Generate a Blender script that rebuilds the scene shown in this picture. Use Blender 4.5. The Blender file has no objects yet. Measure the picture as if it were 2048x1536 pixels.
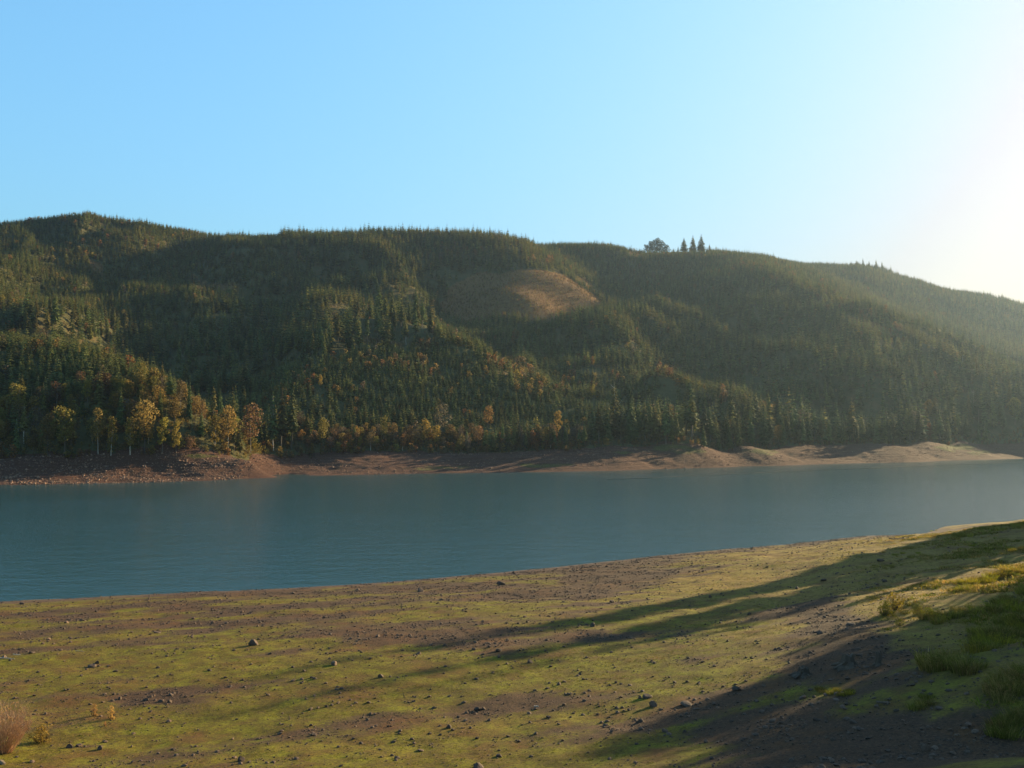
import bpy, math, random
import numpy as np
from mathutils import Vector

random.seed(7)
RNG = np.random.default_rng(7)
SC = bpy.context.scene
COL = SC.collection

# ------------------------------------------------------------------ camera
CAM_Z, FPX, PITCH = 30.0, 1926.0, math.atan(82 / 1926)
CP, SP = math.cos(PITCH), math.sin(PITCH)
cam = bpy.data.cameras.new('camera')
cam.sensor_width = 36
cam.lens = 36 * FPX / 2048
cam.clip_start = 0.5
cam.clip_end = 40000
camo = bpy.data.objects.new('camera', cam)
camo.location = (0, 0, CAM_Z)
camo.rotation_euler = (math.radians(90) + PITCH, 0, 0)
COL.objects.link(camo)
SC.camera = camo


def ray(px, py):
    """direction (per metre of Y) of a pixel of the 2048x1536 photograph"""
    dx = (px - 1024) / FPX
    dy = (768 - py) / FPX
    y = CP - dy * SP
    return dx / y, (SP + dy * CP) / y


def at(px, py, Y):
    ax, az = ray(px, py)
    return (ax * Y, Y, CAM_Z + az * Y)


def project(P):
    P = np.asarray(P, float)
    X, Y, Z = P[..., 0], P[..., 1], P[..., 2] - CAM_Z
    d = Y * CP + Z * SP
    u = -Y * SP + Z * CP
    return 1024 + FPX * X / d, 768 - FPX * u / d


# ------------------------------------------------------------------ noise
def _hash(ix, iy, seed):
    h = (ix.astype(np.int64) * 374761393 + iy.astype(np.int64) * 668265263 + seed * 1274126177) & 0xFFFFFFFF
    h = ((h ^ (h >> 13)) * 1274126177) & 0xFFFFFFFF
    h = (h ^ (h >> 16)) & 0xFFFFFFFF
    return h / 4294967295.0


def vnoise(x, y, seed=0):
    x0, y0 = np.floor(x), np.floor(y)
    fx, fy = x - x0, y - y0
    fx = fx * fx * fx * (fx * (fx * 6 - 15) + 10)
    fy = fy * fy * fy * (fy * (fy * 6 - 15) + 10)
    a = _hash(x0, y0, seed)
    b = _hash(x0 + 1, y0, seed)
    c = _hash(x0, y0 + 1, seed)
    d = _hash(x0 + 1, y0 + 1, seed)
    return (a * (1 - fx) + b * fx) * (1 - fy) + (c * (1 - fx) + d * fx) * fy


def fbm(x, y, octs=4, seed=0):
    s, a, t = 0, 1.0, 0
    for k in range(octs):
        s = s + a * (vnoise(x, y, seed + k * 17) - .5) * 2
        t += a
        a *= .5
        x, y = x * 2.03 + 11.3, y * 2.03 - 7.7
    return s / t


def smooth(a, b, x):
    t = np.clip((x - a) / (b - a), 0, 1)
    return t * t * (3 - 2 * t)


# ------------------------------------------------------------------ terrain
def tps_fit(P, lam):
    P = np.array(P, float)
    n = len(P)
    xy = P[:, :2] / 100.0
    d2 = ((xy[:, None] - xy[None]) ** 2).sum(-1)
    K = np.where(d2 > 0, .5 * d2 * np.log(d2 + 1e-12), 0) + lam * np.eye(n)
    A = np.zeros((n + 3, n + 3))
    A[:n, :n] = K
    A[:n, n] = 1
    A[:n, n + 1:] = xy
    A[n, :n] = 1
    A[n + 1:, :n] = xy.T
    b = np.concatenate([P[:, 2], np.zeros(3)])
    w = np.linalg.solve(A, b)
    return xy, w


def tps_eval(fit, X, Y):
    xy, w = fit
    sh = X.shape
    q = np.stack([X.ravel(), Y.ravel()], -1) / 100.0
    out = np.empty(len(q))
    n = len(xy)
    for i in range(0, len(q), 20000):
        s = q[i:i + 20000]
        d2 = (s[:, None, 0] - xy[None, :, 0]) ** 2 + (s[:, None, 1] - xy[None, :, 1]) ** 2
        K = .5 * d2 * np.log(d2 + 1e-12)
        out[i:i + 20000] = K @ w[:n] + w[n] + s @ w[n + 1:]
    return out.reshape(sh)


# far side: (pixel x, pixel y of the bare ground, distance)
FAR_SHORE = [(-700, 985), (-300, 976), (0, 970), (150, 968), (300, 965), (420, 961), (500, 957), (525, 952), (620, 951), (800, 948), (1000, 945),
             (1150, 943), (1300, 939), (1400, 936), (1480, 933), (1600, 930), (1700, 927), (1800, 925), (1900, 921), (2048, 917), (2300, 909), (2700, 900)]
BANK_TOP = [(-300, 924, 40), (0, 918, 38), (100, 914, 38), (200, 912, 40), (300, 910, 42), (430, 903, 42), (470, 921, 36), (600, 911, 62), (700, 906, 60), (850, 906, 62),
            (1000, 904, 52), (1150, 899, 48), (1230, 893, 48), (1300, 893, 52), (1360, 886, 40), (1410, 893, 34), (1455, 900, 46), (1480, 892, 40), (1530, 897, 50), (1650, 892, 70),
            (1760, 888, 60), (1850, 883, 60), (1900, 889, 60), (1960, 890, 90), (2048, 884, 90), (2300, 880, 90)]
HILL = [
    # left front spur
    (-300, 640, 720), (0, 690, 690), (150, 705, 680), (300, 762, 655), (400, 832, 620), (445, 872, 588),
    (0, 810, 570), (150, 810, 568), (300, 835, 560), (-200, 810, 560),
    # hollow behind it
    (0, 735, 750), (150, 750, 745), (300, 800, 735), (400, 852, 710), (470, 885, 640), (503, 926, 563), (522, 944, 553),
    (470, 800, 770), (420, 750, 860), (330, 700, 960),
    # big left hill
    (0, 650, 880), (150, 650, 930), (250, 660, 975), (0, 560, 1110), (120, 560, 1190), (200, 548, 1290), (0, 495, 1310), (130, 492, 1400), (-300, 560, 1040),
    (-300, 478, 1500), (0, 455, 1500), (100, 447, 1480), (200, 452, 1470), (300, 482, 1470), (380, 496, 1500),
    (310, 520, 1360), (392, 572, 1230), (430, 545, 1370), (455, 600, 1230), (440, 660, 1080), (240, 595, 1150), (330, 610, 1130),
    # centre ridge down to the long front spur
    (430, 492, 1520), (480, 488, 1500), (545, 484, 1480), (600, 560, 1300), (700, 612, 1160), (790, 655, 1010), (850, 678, 920), (930, 712, 865),
    (1050, 770, 825), (1200, 826, 785), (1250, 856, 755), (500, 560, 1300),
    (510, 650, 1080), (590, 690, 950), (560, 745, 800), (690, 708, 830), (760, 690, 880), (640, 660, 1020),
    (600, 800, 710), (800, 795, 745), (1000, 815, 770), (700, 862, 690), (1000, 868, 722), (520, 866, 650), (850, 866, 705), (1120, 874, 735),
    # hollow behind the centre ridge
    (700, 530, 1420), (790, 610, 1240), (880, 668, 1180), (960, 692, 1110), (1000, 714, 1080), (1100, 748, 970), (1180, 786, 930), (1250, 815, 900),
    (860, 545, 1400), (925, 642, 1260), (800, 540, 1370), (650, 510, 1450),
    (560, 486, 1520), (650, 484, 1550), (760, 480, 1560), (900, 482, 1560), (980, 486, 1550), (1050, 499, 1550),
    # logged hill
    (1000, 545, 1430), (890, 605, 1345), (1080, 642, 1180), (1150, 632, 1285), (1210, 610, 1405), (1110, 552, 1445), (1165, 578, 1400), (905, 652, 1240), (990, 590, 1300), (1050, 590, 1292), (1110, 592, 1335),
    (1070, 498, 1800), (1150, 494, 1850), (1250, 500, 1800), (1130, 530, 1600), (1200, 545, 1690), (1262, 585, 1600), (1245, 616, 1490), (1310, 570, 1660),
    # right hill
    (1290, 507, 1850), (1340, 508, 1810), (1430, 508, 1790), (1480, 514, 1750), (1560, 545, 1600), (1650, 580, 1430), (1750, 628, 1300), (1850, 676, 1200), (1950, 722, 1110), (2048, 768, 1050),
    (1400, 565, 1520), (1420, 620, 1330), (1500, 600, 1430),
    (1240, 632, 1190), (1300, 626, 1210), (1360, 648, 1175), (1410, 690, 1110), (1440, 745, 1040),
    (1450, 660, 1290), (1500, 720, 1150), (1510, 780, 1010),
    (1190, 800, 850), (1300, 768, 870), (1400, 782, 870), (1500, 814, 840), (1590, 862, 850), (1300, 832, 770), (1450, 855, 810),
    (1300, 788, 945), (1420, 800, 945), (1560, 835, 900), (1640, 868, 910),
    (1300, 710, 1060), (1200, 730, 1030),
    (1600, 720, 1050), (1700, 700, 1100), (1700, 770, 970), (1800, 825, 925), (1600, 810, 930), (1900, 810, 980), (2048, 830, 1000), (1750, 858, 920), (2300, 830, 1000),
    # farthest right hill
    (1560, 536, 2300), (1690, 544, 2320), (1750, 540, 2300), (1800, 556, 2260), (1900, 581, 2200), (2048, 615, 2120), (2300, 668, 2000), (2700, 740, 1850),
    (1800, 605, 1960), (1950, 665, 1780), (2060, 690, 1740), (1750, 658, 1430), (1900, 705, 1320), (2048, 745, 1250), (2300, 780, 1250),
]


def shore_depth(px):
    xs = [p[0] for p in FAR_SHORE]
    ys = [-ray(0, p[1])[1] for p in FAR_SHORE]
    return CAM_Z / np.interp(px, xs, ys)


pts = []
for px, py in FAR_SHORE:
    d = float(shore_depth(px))
    pts.append(at(px, py, d))
    x, y, _ = at(px, py, d - 70)
    pts.append((x, y, -12))
for px, py, dd in BANK_TOP:
    pts.append(at(px, py, float(shore_depth(px)) + dd))
for px, py, Y in HILL:
    pts.append(at(px, py, Y))
for px, py, Y in [(600, 560, 1300), (700, 612, 1160), (790, 655, 1010), (850, 678, 920), (930, 712, 865), (1050, 770, 825), (1200, 826, 785),
                  (392, 572, 1230)]:      # hidden hollows on the sunny side of the crests
    x, y, z = at(px, py, Y)
    pts.append((x + 45, y + 62, z - 16))
for px in (-700, 0, 500, 1000, 1500, 2048, 2700):        # the land falls away behind the skyline
    x, y, z = at(px, 600, 2750)
    pts.append((x, y, 150))
FAR_FIT = tps_fit(pts, .0006)

NEAR_SHORE = [(-900, 1235), (-400, 1216), (0, 1203), (300, 1188), (700, 1170), (1000, 1145), (1300, 1113), (1500, 1095), (1700, 1075), (1850, 1066)]
NEAR = [(0, 1536, 69), (-500, 1536, 66), (1024, 1536, 66), (500, 1536, 68), (1300, 1536, 61), (1700, 1500, 57), (1700, 1536, 53), (2048, 1536, 43), (2300, 1536, 36),
        (2048, 1045, 205), (1900, 1068, 214), (2048, 1110, 150), (1850, 1110, 168), (2048, 1200, 100), (2048, 1350, 64), (1800, 1210, 110), (1800, 1330, 76),
        (1500, 1240, 118), (1500, 1380, 80), (1250, 1300, 104), (1000, 1300, 106), (500, 1300, 110), (0, 1300, 113), (1300, 1180, 160), (1000, 1200, 150), (0, 1400, 89), (700, 1420, 84),
        (2400, 1050, 190), (2400, 1200, 90), (2700, 1050, 175)]
npts = []
for px, py in NEAR_SHORE:
    d = CAM_Z / -ray(0, py)[1]
    npts.append(at(px, py, d))
    for e, zz in ((25, -2.0), (90, -9)):
        x, y, _ = at(px, py, d + e)
        npts.append((x, y, zz))
for q in NEAR:
    npts.append(at(*q))
for x in (-60, -30, 0, 30):
    npts.append((x, 40, 12.5))
    npts.append((x, 18, 20))
    npts.append((x, 0, 28.4))
    npts.append((x, -30, 30))
npts += [(60, 0, 28), (110, 40, 24), (140, 150, 20), (190, 190, 19), (220, 260, 10), (150, 240, 6), (250, 300, 4), (230, 120, 30), (240, 400, -9), (120, 300, -6)]
NEAR_FIT = tps_fit(npts, .0004)


def far_z(X, Y):
    X = np.asarray(X, float)
    Y = np.asarray(Y, float)
    z = tps_eval(FAR_FIT, X, Y)
    px = 1024 + FPX * X / np.maximum(Y, 1)
    inland = Y - shore_depth(px)
    k = smooth(40, 220, inland)
    r = 1 - np.abs(fbm(X / 170, Y / 170, 3, 5))            # ridged: little gullies
    r2 = 1 - np.abs(fbm((X + .25 * Y) / 120, (Y - .2 * X) / 330, 3, 15))      # spurs and gullies running down to the lake
    k2 = 1 - smooth(860, 920, px) * smooth(1290, 1200, px) * smooth(1100, 1180, Y)      # the logged slope is even
    z = z + k * k2 * ((r - .75) * 11 + fbm(X / 55, Y / 55, 3, 9) * 3.5) + k2 * smooth(120, 420, inland) * (r2 - .8) * (6 + 54 * smooth(1600, 1350, Y))
    kb = smooth(0, 12, inland) * (1 - .6 * k)
    z = z + kb * (fbm(X / 26, Y / 26, 3, 21) * 1.5 + fbm(X / 6, Y / 6, 3, 23) * .6 + .16 * np.sin(z * 4.2))
    return z


def near_z(X, Y):
    X = np.asarray(X, float)
    Y = np.asarray(Y, float)
    z = tps_eval(NEAR_FIT, X, Y)
    up = .3 * smooth(-.3, .1, z) + .7 * smooth(.1, 2.5, z)
    z = z + up * (fbm(X / 14, Y / 14, 3, 31) * .34 + fbm(X / 3.2, Y / 3.2, 4, 37) * .14)
    rt = smooth(10, 60, X)
    z = z + up * rt * fbm(X / 8, Y / 8, 3, 41) * .45
    return z


def hit(px, py, fn=None, lo=None, hi=None):
    """where the line of sight through a pixel first meets the land"""
    ax, az = ray(px, py)
    if fn is None:
        fn = far_z
        lo, hi = 440, 2650
    Ys = np.linspace(lo, hi, 3000)
    d = fn(ax * Ys, Ys) - (CAM_Z + az * Ys)
    i = int(np.argmax(d > 0)) if (d > 0).any() else int(np.argmax(d / Ys))
    Y = Ys[i]
    return ax * Y, Y, float(fn(np.array([ax * Y]), np.array([Y]))[0])


def near_hit(px, py):
    return hit(px, py, near_z, 22, 290)


# ------------------------------------------------------------------ object helpers
def link(o, parent=None):
    COL.objects.link(o)
    if parent is not None:
        o.parent = parent
    return o


def tag(o, label=None, cat=None, group=None, kind=None):
    if label:
        o['label'] = label
    if cat:
        o['category'] = cat
    if group:
        o['group'] = group
    if kind:
        o['kind'] = kind
    return o


def mesh_from(name, V, F, mat=None, shade=False):
    me = bpy.data.meshes.new(name)
    V = np.asarray(V, np.float32)
    me.from_pydata(V.tolist(), [], F) if not isinstance(F, np.ndarray) else None
    if isinstance(F, np.ndarray):
        n, k = F.shape
        me.vertices.add(len(V))
        me.vertices.foreach_set('co', V.ravel())
        me.loops.add(n * k)
        me.loops.foreach_set('vertex_index', F.ravel().astype(np.int32))
        me.polygons.add(n)
        me.polygons.foreach_set('loop_start', np.arange(0, n * k, k, dtype=np.int32))
        me.polygons.foreach_set('loop_total', np.full(n, k, np.int32))
        me.update(calc_edges=True)
    if shade:
        me.polygons.foreach_set('use_smooth', np.ones(len(me.polygons), bool))
    for m in (mat if isinstance(mat, (list, tuple)) else [mat]):
        if m:
            me.materials.append(m)
    me.validate()
    return me


def grid_faces(nr, nc):
    i = np.arange(nr * nc).reshape(nr, nc)
    return np.stack([i[:-1, :-1].ravel(), i[:-1, 1:].ravel(), i[1:, 1:].ravel(), i[1:, :-1].ravel()], -1)


# ------------------------------------------------------------------ material helpers
def new_mat(name):
    m = bpy.data.materials.new(name)
    m.use_nodes = True
    nt = m.node_tree
    b = nt.nodes['Principled BSDF']
    return m, nt, b


def N(nt, t, **kw):
    n = nt.nodes.new(t)
    for k, v in kw.items():
        if k.startswith('i_'):
            n.inputs[k[2:].replace('_', ' ')].default_value = v
        else:
            setattr(n, k, v)
    return n


def noise(nt, scale, vec, detail=4, rough=.6):
    n = N(nt, 'ShaderNodeTexNoise')
    n.inputs['Scale'].default_value = scale
    n.inputs['Detail'].default_value = detail
    n.inputs['Roughness'].default_value = rough
    nt.links.new(vec, n.inputs['Vector'])
    return n.outputs['Fac']


def ramp(nt, fac, stops):
    r = N(nt, 'ShaderNodeValToRGB')
    e = r.color_ramp.elements
    while len(e) < len(stops):
        e.new(.5)
    for k, (p, c) in enumerate(stops):
        e[k].position = p
        e[k].color = (*c, 1)
    nt.links.new(fac, r.inputs['Fac'])
    return r.outputs['Color']


def mix(nt, fac, a, b, mode='MIX'):
    m = N(nt, 'ShaderNodeMix', data_type='RGBA', blend_type=mode)
    for sock, v in ((m.inputs[0], fac), (m.inputs[6], a), (m.inputs[7], b)):
        if isinstance(v, (int, float)):
            sock.default_value = v
        elif isinstance(v, tuple):
            sock.default_value = (*v, 1)
        else:
            nt.links.new(v, sock)
    return m.outputs[2]


def math_n(nt, op, a, b=None, clamp=False):
    m = N(nt, 'ShaderNodeMath', operation=op, use_clamp=clamp)
    for i, v in enumerate((a, b)):
        if v is None:
            continue
        if isinstance(v, (int, float)):
            m.inputs[i].default_value = v
        else:
            nt.links.new(v, m.inputs[i])
    return m.outputs[0]


def bump(nt, h, strength, dist, b):
    n = N(nt, 'ShaderNodeBump')
    n.inputs['Strength'].default_value = strength
    n.inputs['Distance'].default_value = dist
    nt.links.new(h, n.inputs['Height'])
    nt.links.new(n.outputs[0], b.inputs['Normal'])
    return n


# ------------------------------------------------------------------ light
SKY_TINT, SKY_GLOW, SKY_K = (.95, 1.46, 1.52), (1.03, 1.03, 1.10), .32
HAZE, HAZE_G = .0001, .62
SUN_AZ, SUN_EL = math.radians(50.5), math.radians(15.4)
SUN_DIR = Vector((math.sin(SUN_AZ) * math.cos(SUN_EL), math.cos(SUN_AZ) * math.cos(SUN_EL), math.sin(SUN_EL)))
sl = bpy.data.lights.new('sun', 'SUN')
sl.energy = 5.0
sl.angle = math.radians(.5)
sl.color = (1, .82, .47)
so = bpy.data.objects.new('sun', sl)
so.rotation_euler = SUN_DIR.to_track_quat('Z', 'Y').to_euler()
so.location = SUN_DIR * 500
link(so)

w = bpy.data.worlds.new('World')
SC.world = w
w.use_nodes = True
wn = w.node_tree
bg = wn.nodes['Background']
sky = wn.nodes.new('ShaderNodeTexSky')
sky.sky_type = 'NISHITA'
sky.sun_disc = False
sky.sun_elevation = SUN_EL
sky.sun_rotation = SUN_AZ
sky.altitude = 300
sky.air_density = 1.0
sky.dust_density = 2.0
sky.ozone_density = 2.0
def vmath(op, a, b):
    n = wn.nodes.new('ShaderNodeVectorMath')
    n.operation = op
    for i, v in enumerate((a, b)):
        if isinstance(v, tuple):
            n.inputs[i].default_value = v
        else:
            wn.links.new(v, n.inputs[i])
    return n.outputs[0]


# the camera's soft shoulder for the bright sky near the sun, and its cyan-leaning daylight balance
lum = wn.nodes.new('ShaderNodeVectorMath')
lum.operation = 'DOT_PRODUCT'
wn.links.new(sky.outputs[0], lum.inputs[0])
lum.inputs[1].default_value = (.3, .4, .3)
tm = wn.nodes.new('ShaderNodeMapRange')
tm.inputs['From Min'].default_value = 2.0
tm.inputs['From Max'].default_value = 9.0
wn.links.new(lum.outputs['Value'], tm.inputs['Value'])
bal = wn.nodes.new('ShaderNodeMix')
bal.data_type = 'VECTOR'
wn.links.new(tm.outputs[0], bal.inputs[0])
bal.inputs[4].default_value = SKY_TINT
bal.inputs[5].default_value = SKY_GLOW
tinted = vmath('MULTIPLY', sky.outputs[0], bal.outputs[1])
dn = wn.nodes.new('ShaderNodeMath')
dn.operation = 'MULTIPLY_ADD'
wn.links.new(lum.outputs['Value'], dn.inputs[0])
dn.inputs[1].default_value = SKY_K
dn.inputs[2].default_value = 1
soft = vmath('DIVIDE', tinted, dn.outputs[0])
wn.links.new(soft, bg.inputs['Color'])
bg.inputs['Strength'].default_value = .108

SC.view_settings.view_transform = 'Standard'
SC.view_settings.look = 'None'
SC.view_settings.exposure = 1.83
SC.view_settings.gamma = 1
SC.cycles.volume_bounces = 0
SC.cycles.max_bounces = 6
SC.cycles.diffuse_bounces = 2
SC.cycles.glossy_bounces = 2
SC.cycles.transmission_bounces = 3
SC.cycles.use_denoising = True
SC.cycles.denoiser = 'OPENIMAGEDENOISE'
SC.cycles.denoising_input_passes = 'RGB_ALBEDO_NORMAL'
SC.cycles.denoising_prefilter = 'ACCURATE'
SC.cycles.denoising_quality = 'HIGH'
# ------------------------------------------------------------------ surface materials
def tex_vec(nt, kind='Object'):
    return N(nt, 'ShaderNodeTexCoord').outputs[kind]


def attr(nt, name):
    return N(nt, 'ShaderNodeAttribute', attribute_name=name).outputs['Fac']


def mat_ground():
    m, nt, b = new_mat('mossy_lakebed')
    v = tex_vec(nt)
    big = noise(nt, .07, v, 4)
    med = noise(nt, .45, v, 5, .65)
    fine = noise(nt, 5.5, v, 5, .75)
    moss = ramp(nt, med, [(.28, (.066, .042, .007)), (.45, (.090, .067, .004)), (.58, (.132, .117, .004)), (.75, (.20, .188, .006))])
    moss = mix(nt, math_n(nt, 'MULTIPLY', big, .55), moss, (.105, .062, .009))
    dry = ramp(nt, med, [(.3, (.125, .066, .014)), (.55, (.20, .125, .022)), (.75, (.175, .135, .016))])
    moss = mix(nt, attr(nt, 'dry'), moss, dry)
    gcol = ramp(nt, fine, [(.30, (.012, .006, .004)), (.48, (.056, .028, .014)), (.62, (.098, .052, .027)), (.8, (.19, .12, .07))])
    fm = math_n(nt, 'SUBTRACT', math_n(nt, 'ADD', attr(nt, 'gravel'), math_n(nt, 'MULTIPLY', fine, 1.3)), 1.02)
    k = math_n(nt, 'MULTIPLY', fm, 4.0, True)
    c = mix(nt, k, moss, gcol)
    sp = noise(nt, 3.6, v, 6, .85)
    red = noise(nt, .16, v, 5, .7)
    c = mix(nt, math_n(nt, 'MULTIPLY', math_n(nt, 'SUBTRACT', red, .5), 4.5, True), c, (.105, .042, .012))
    c = mix(nt, 1.0, c, ramp(nt, sp, [(.34, (.30, .27, .25)), (.46, (.85, .85, .85)), (.56, (1.05, 1.03, 1.0)), (.68, (1.5, 1.42, 1.3))]), 'MULTIPLY')
    wet = attr(nt, 'wet')
    c = mix(nt, wet, c, (.10, .058, .046))
    nt.links.new(c, b.inputs['Base Color'])
    b.inputs['Roughness'].default_value = .95
    b.inputs['Specular IOR Level'].default_value = .15
    h = math_n(nt, 'ADD', math_n(nt, 'MULTIPLY', fine, .6), sp)
    bump(nt, h, .8, .12, b)
    return m


def mat_bank():
    m, nt, b = new_mat('bare_reservoir_bank')
    v = tex_vec(nt)
    big = noise(nt, .03, v, 4)
    fine = noise(nt, .9, v, 6, .8)
    sep = N(nt, 'ShaderNodeSeparateXYZ')
    nt.links.new(v, sep.inputs[0])
    lay = N(nt, 'ShaderNodeTexNoise', noise_dimensions='1D')
    nt.links.new(math_n(nt, 'ADD', math_n(nt, 'MULTIPLY', sep.outputs[2], 1.2), math_n(nt, 'MULTIPLY', big, 2.5)), lay.inputs['W'])
    c = ramp(nt, fine, [(.25, (.035, .022, .017)), (.45, (.070, .030, .018)), (.6, (.098, .042, .025)), (.78, (.16, .082, .050))])
    red = mix(nt, lay.outputs['Fac'], (.088, .036, .022), (.11, .052, .032))
    c = mix(nt, math_n(nt, 'MULTIPLY', math_n(nt, 'SUBTRACT', big, .35), 2.2, True), c, red)
    low = math_n(nt, 'MULTIPLY', math_n(nt, 'SUBTRACT', 1.3, sep.outputs[2]), .9, True)
    c = mix(nt, low, c, (.085, .034, .021))
    gr = math_n(nt, 'MULTIPLY', attr(nt, 'green'), ramp(nt, fine, [(.35, (.25, .25, .25)), (.6, (1, 1, 1))]))
    c = mix(nt, gr, c, (.09, .085, .018))
    nt.links.new(c, b.inputs['Base Color'])
    b.inputs['Roughness'].default_value = .95
    b.inputs['Specular IOR Level'].default_value = .15
    bump(nt, fine, 1.0, 1.3, b)
    return m


def mat_hills():
    m, nt, b = new_mat('forest_floor')
    v = tex_vec(nt)
    med = noise(nt, .06, v, 6, .7)
    fine = noise(nt, .35, v, 5, .75)
    c = ramp(nt, med, [(.3, (.05, .048, .022)), (.5, (.075, .066, .028)), (.65, (.11, .072, .032)), (.8, (.085, .08, .028))])
    cut = ramp(nt, fine, [(.25, (.040, .021, .012)), (.42, (.105, .050, .022)), (.55, (.18, .095, .036)), (.68, (.070, .062, .022)), (.82, (.15, .068, .026))])
    c = mix(nt, attr(nt, 'cut'), c, cut)
    nt.links.new(c, b.inputs['Base Color'])
    b.inputs['Roughness'].default_value = 1
    b.inputs['Specular IOR Level'].default_value = .05
    bump(nt, fine, 1.0, 1.2, b)
    return m


def mat_water():
    m, nt, b = new_mat('rippled_lake_water')
    v = tex_vec(nt)
    mp = N(nt, 'ShaderNodeMapping')
    mp.inputs['Rotation'].default_value = (0, 0, math.radians(-22))
    mp.inputs['Scale'].default_value = (.55, 1.25, 1)
    nt.links.new(v, mp.inputs[0])
    a = noise(nt, .9, mp.outputs[0], 3, .6)
    c2 = noise(nt, .16, mp.outputs[0], 2, .5)
    gust = noise(nt, .012, mp.outputs[0], 3, .6)
    h = math_n(nt, 'ADD', math_n(nt, 'MULTIPLY', a, .7), math_n(nt, 'MULTIPLY', c2, .8))
    bn = bump(nt, h, 1.0, .22, b)
    nt.links.new(math_n(nt, 'ADD', math_n(nt, 'MULTIPLY', gust, .5), .55), bn.inputs['Strength'])
    b.inputs['Base Color'].default_value = (.016, .050, .054, 1)
    b.inputs['Roughness'].default_value = .16
    b.inputs['IOR'].default_value = 1.33
    b.inputs['Specular IOR Level'].default_value = .42
    return m


def mat_leaf(name, col, var=.35, trans=.25, huevar=.05):
    m, nt, b = new_mat(name)
    info = N(nt, 'ShaderNodeObjectInfo')
    hs = N(nt, 'ShaderNodeHueSaturation')
    hs.inputs['Color'].default_value = (*col, 1)
    r = info.outputs['Random']
    geo = N(nt, 'ShaderNodeNewGeometry')
    nt.links.new(math_n(nt, 'ADD', math_n(nt, 'MULTIPLY', math_n(nt, 'SUBTRACT', r, .5), huevar), .5), hs.inputs['Hue'])
    r2 = math_n(nt, 'FRACT', math_n(nt, 'MULTIPLY', r, 13.7))
    isl = geo.outputs['Random Per Island']
    val = math_n(nt, 'ADD', math_n(nt, 'MULTIPLY', r2, var * 2), 1 - var)
    val = math_n(nt, 'MULTIPLY', val, math_n(nt, 'ADD', math_n(nt, 'MULTIPLY', isl, .7), .65))
    nt.links.new(val, hs.inputs['Value'])
    nt.links.new(hs.outputs[0], b.inputs['Base Color'])
    b.inputs['Roughness'].default_value = .75
    b.inputs['Specular IOR Level'].default_value = .15
    t = N(nt, 'ShaderNodeBsdfTranslucent')
    nt.links.new(hs.outputs[0], t.inputs[0])
    ms = N(nt, 'ShaderNodeMixShader')
    ms.inputs[0].default_value = trans
    nt.links.new(b.outputs[0], ms.inputs[1])
    nt.links.new(t.outputs[0], ms.inputs[2])
    nt.links.new(ms.outputs[0], nt.nodes['Material Output'].inputs[0])
    return m


def mat_plain(name, c1, c2, scale, rough=.9, bd=.05):
    m, nt, b = new_mat(name)
    v = tex_vec(nt)
    info = N(nt, 'ShaderNodeObjectInfo')
    n = noise(nt, scale, v, 5, .7)
    c = mix(nt, n, c1, c2)
    c = mix(nt, 1.0, c, ramp(nt, info.outputs['Random'], [(0, (.6, .58, .56)), (.55, (1, .98, .96)), (1, (1.5, 1.4, 1.3))]), 'MULTIPLY')
    nt.links.new(c, b.inputs['Base Color'])
    b.inputs['Roughness'].default_value = rough
    b.inputs['Specular IOR Level'].default_value = .25
    bump(nt, n, .6, bd, b)
    return m


M_FIR = mat_leaf('fir_needles', (.080, .092, .026), .5, .34, .05)
M_FIR_OLIVE = mat_leaf('olive_fir_needles', (.134, .115, .030), .45, .38, .05)
M_FIR_YOUNG = mat_leaf('young_fir_needles', (.128, .124, .034), .4, .38, .04)
M_YEL = mat_leaf('olive_yellow_leaves', (.175, .125, .028), .35, .35, .05)
M_GOLD = mat_leaf('bright_yellow_leaves', (.25, .165, .026), .3, .35, .04)
M_ORA = mat_leaf('orange_leaves', (.24, .118, .025), .3, .35, .05)
M_RUST = mat_leaf('rust_brown_leaves', (.130, .074, .030), .35, .3, .05)
M_GREY = mat_leaf('thin_grey_twigs', (.115, .08, .052), .3, .2, .03)
M_BARK = mat_plain('dark_bark', (.06, .045, .033), (.13, .10, .075), 3)
M_PALE = mat_plain('pale_bark', (.24, .20, .16), (.42, .36, .29), 3)
M_ROCK = mat_plain('brown_lake_stone', (.032, .019, .014), (.125, .078, .052), 5, .85, .03)
M_BANKROCK = mat_plain('tan_bank_stone', (.105, .057, .037), (.25, .15, .10), 2, .9, .1)
M_PALEROCK = mat_plain('pale_tan_stone', (.15, .105, .065), (.26, .19, .125), 5, .85, .03)
M_WOOD = mat_plain('weathered_wood', (.055, .035, .024), (.13, .09, .06), 7, .9, .02)
M_DRIFT = mat_plain('bleached_driftwood', (.36, .29, .22), (.55, .47, .38), 7, .9, .01)
M_GRASS = mat_leaf('yellow_green_grass', (.22, .185, .016), .3, .45, .05)
M_GRASS_DK = mat_leaf('olive_grass', (.115, .10, .012), .3, .45, .06)
M_STRAW = mat_leaf('straw_grass', (.25, .17, .045), .3, .4, .05)
M_MOSSY = mat_leaf('short_green_sward', (.10, .092, .006), .35, .3, .06)
M_TWIG = mat_leaf('pinkish_bare_twigs', (.40, .265, .155), .25, .4, .03)
M_ORSHRUB = mat_leaf('orange_tan_shrub', (.42, .21, .06), .25, .35, .04)

# ------------------------------------------------------------------ far land: bank and hills
ncol, nrow = 760, 560
us = np.linspace(-.80, .95, ncol)
ty = np.concatenate([np.linspace(405, 1000, 300, endpoint=False), np.linspace(1000, 2700, nrow - 300)])
U, YY = np.meshgrid(us, ty)
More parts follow.
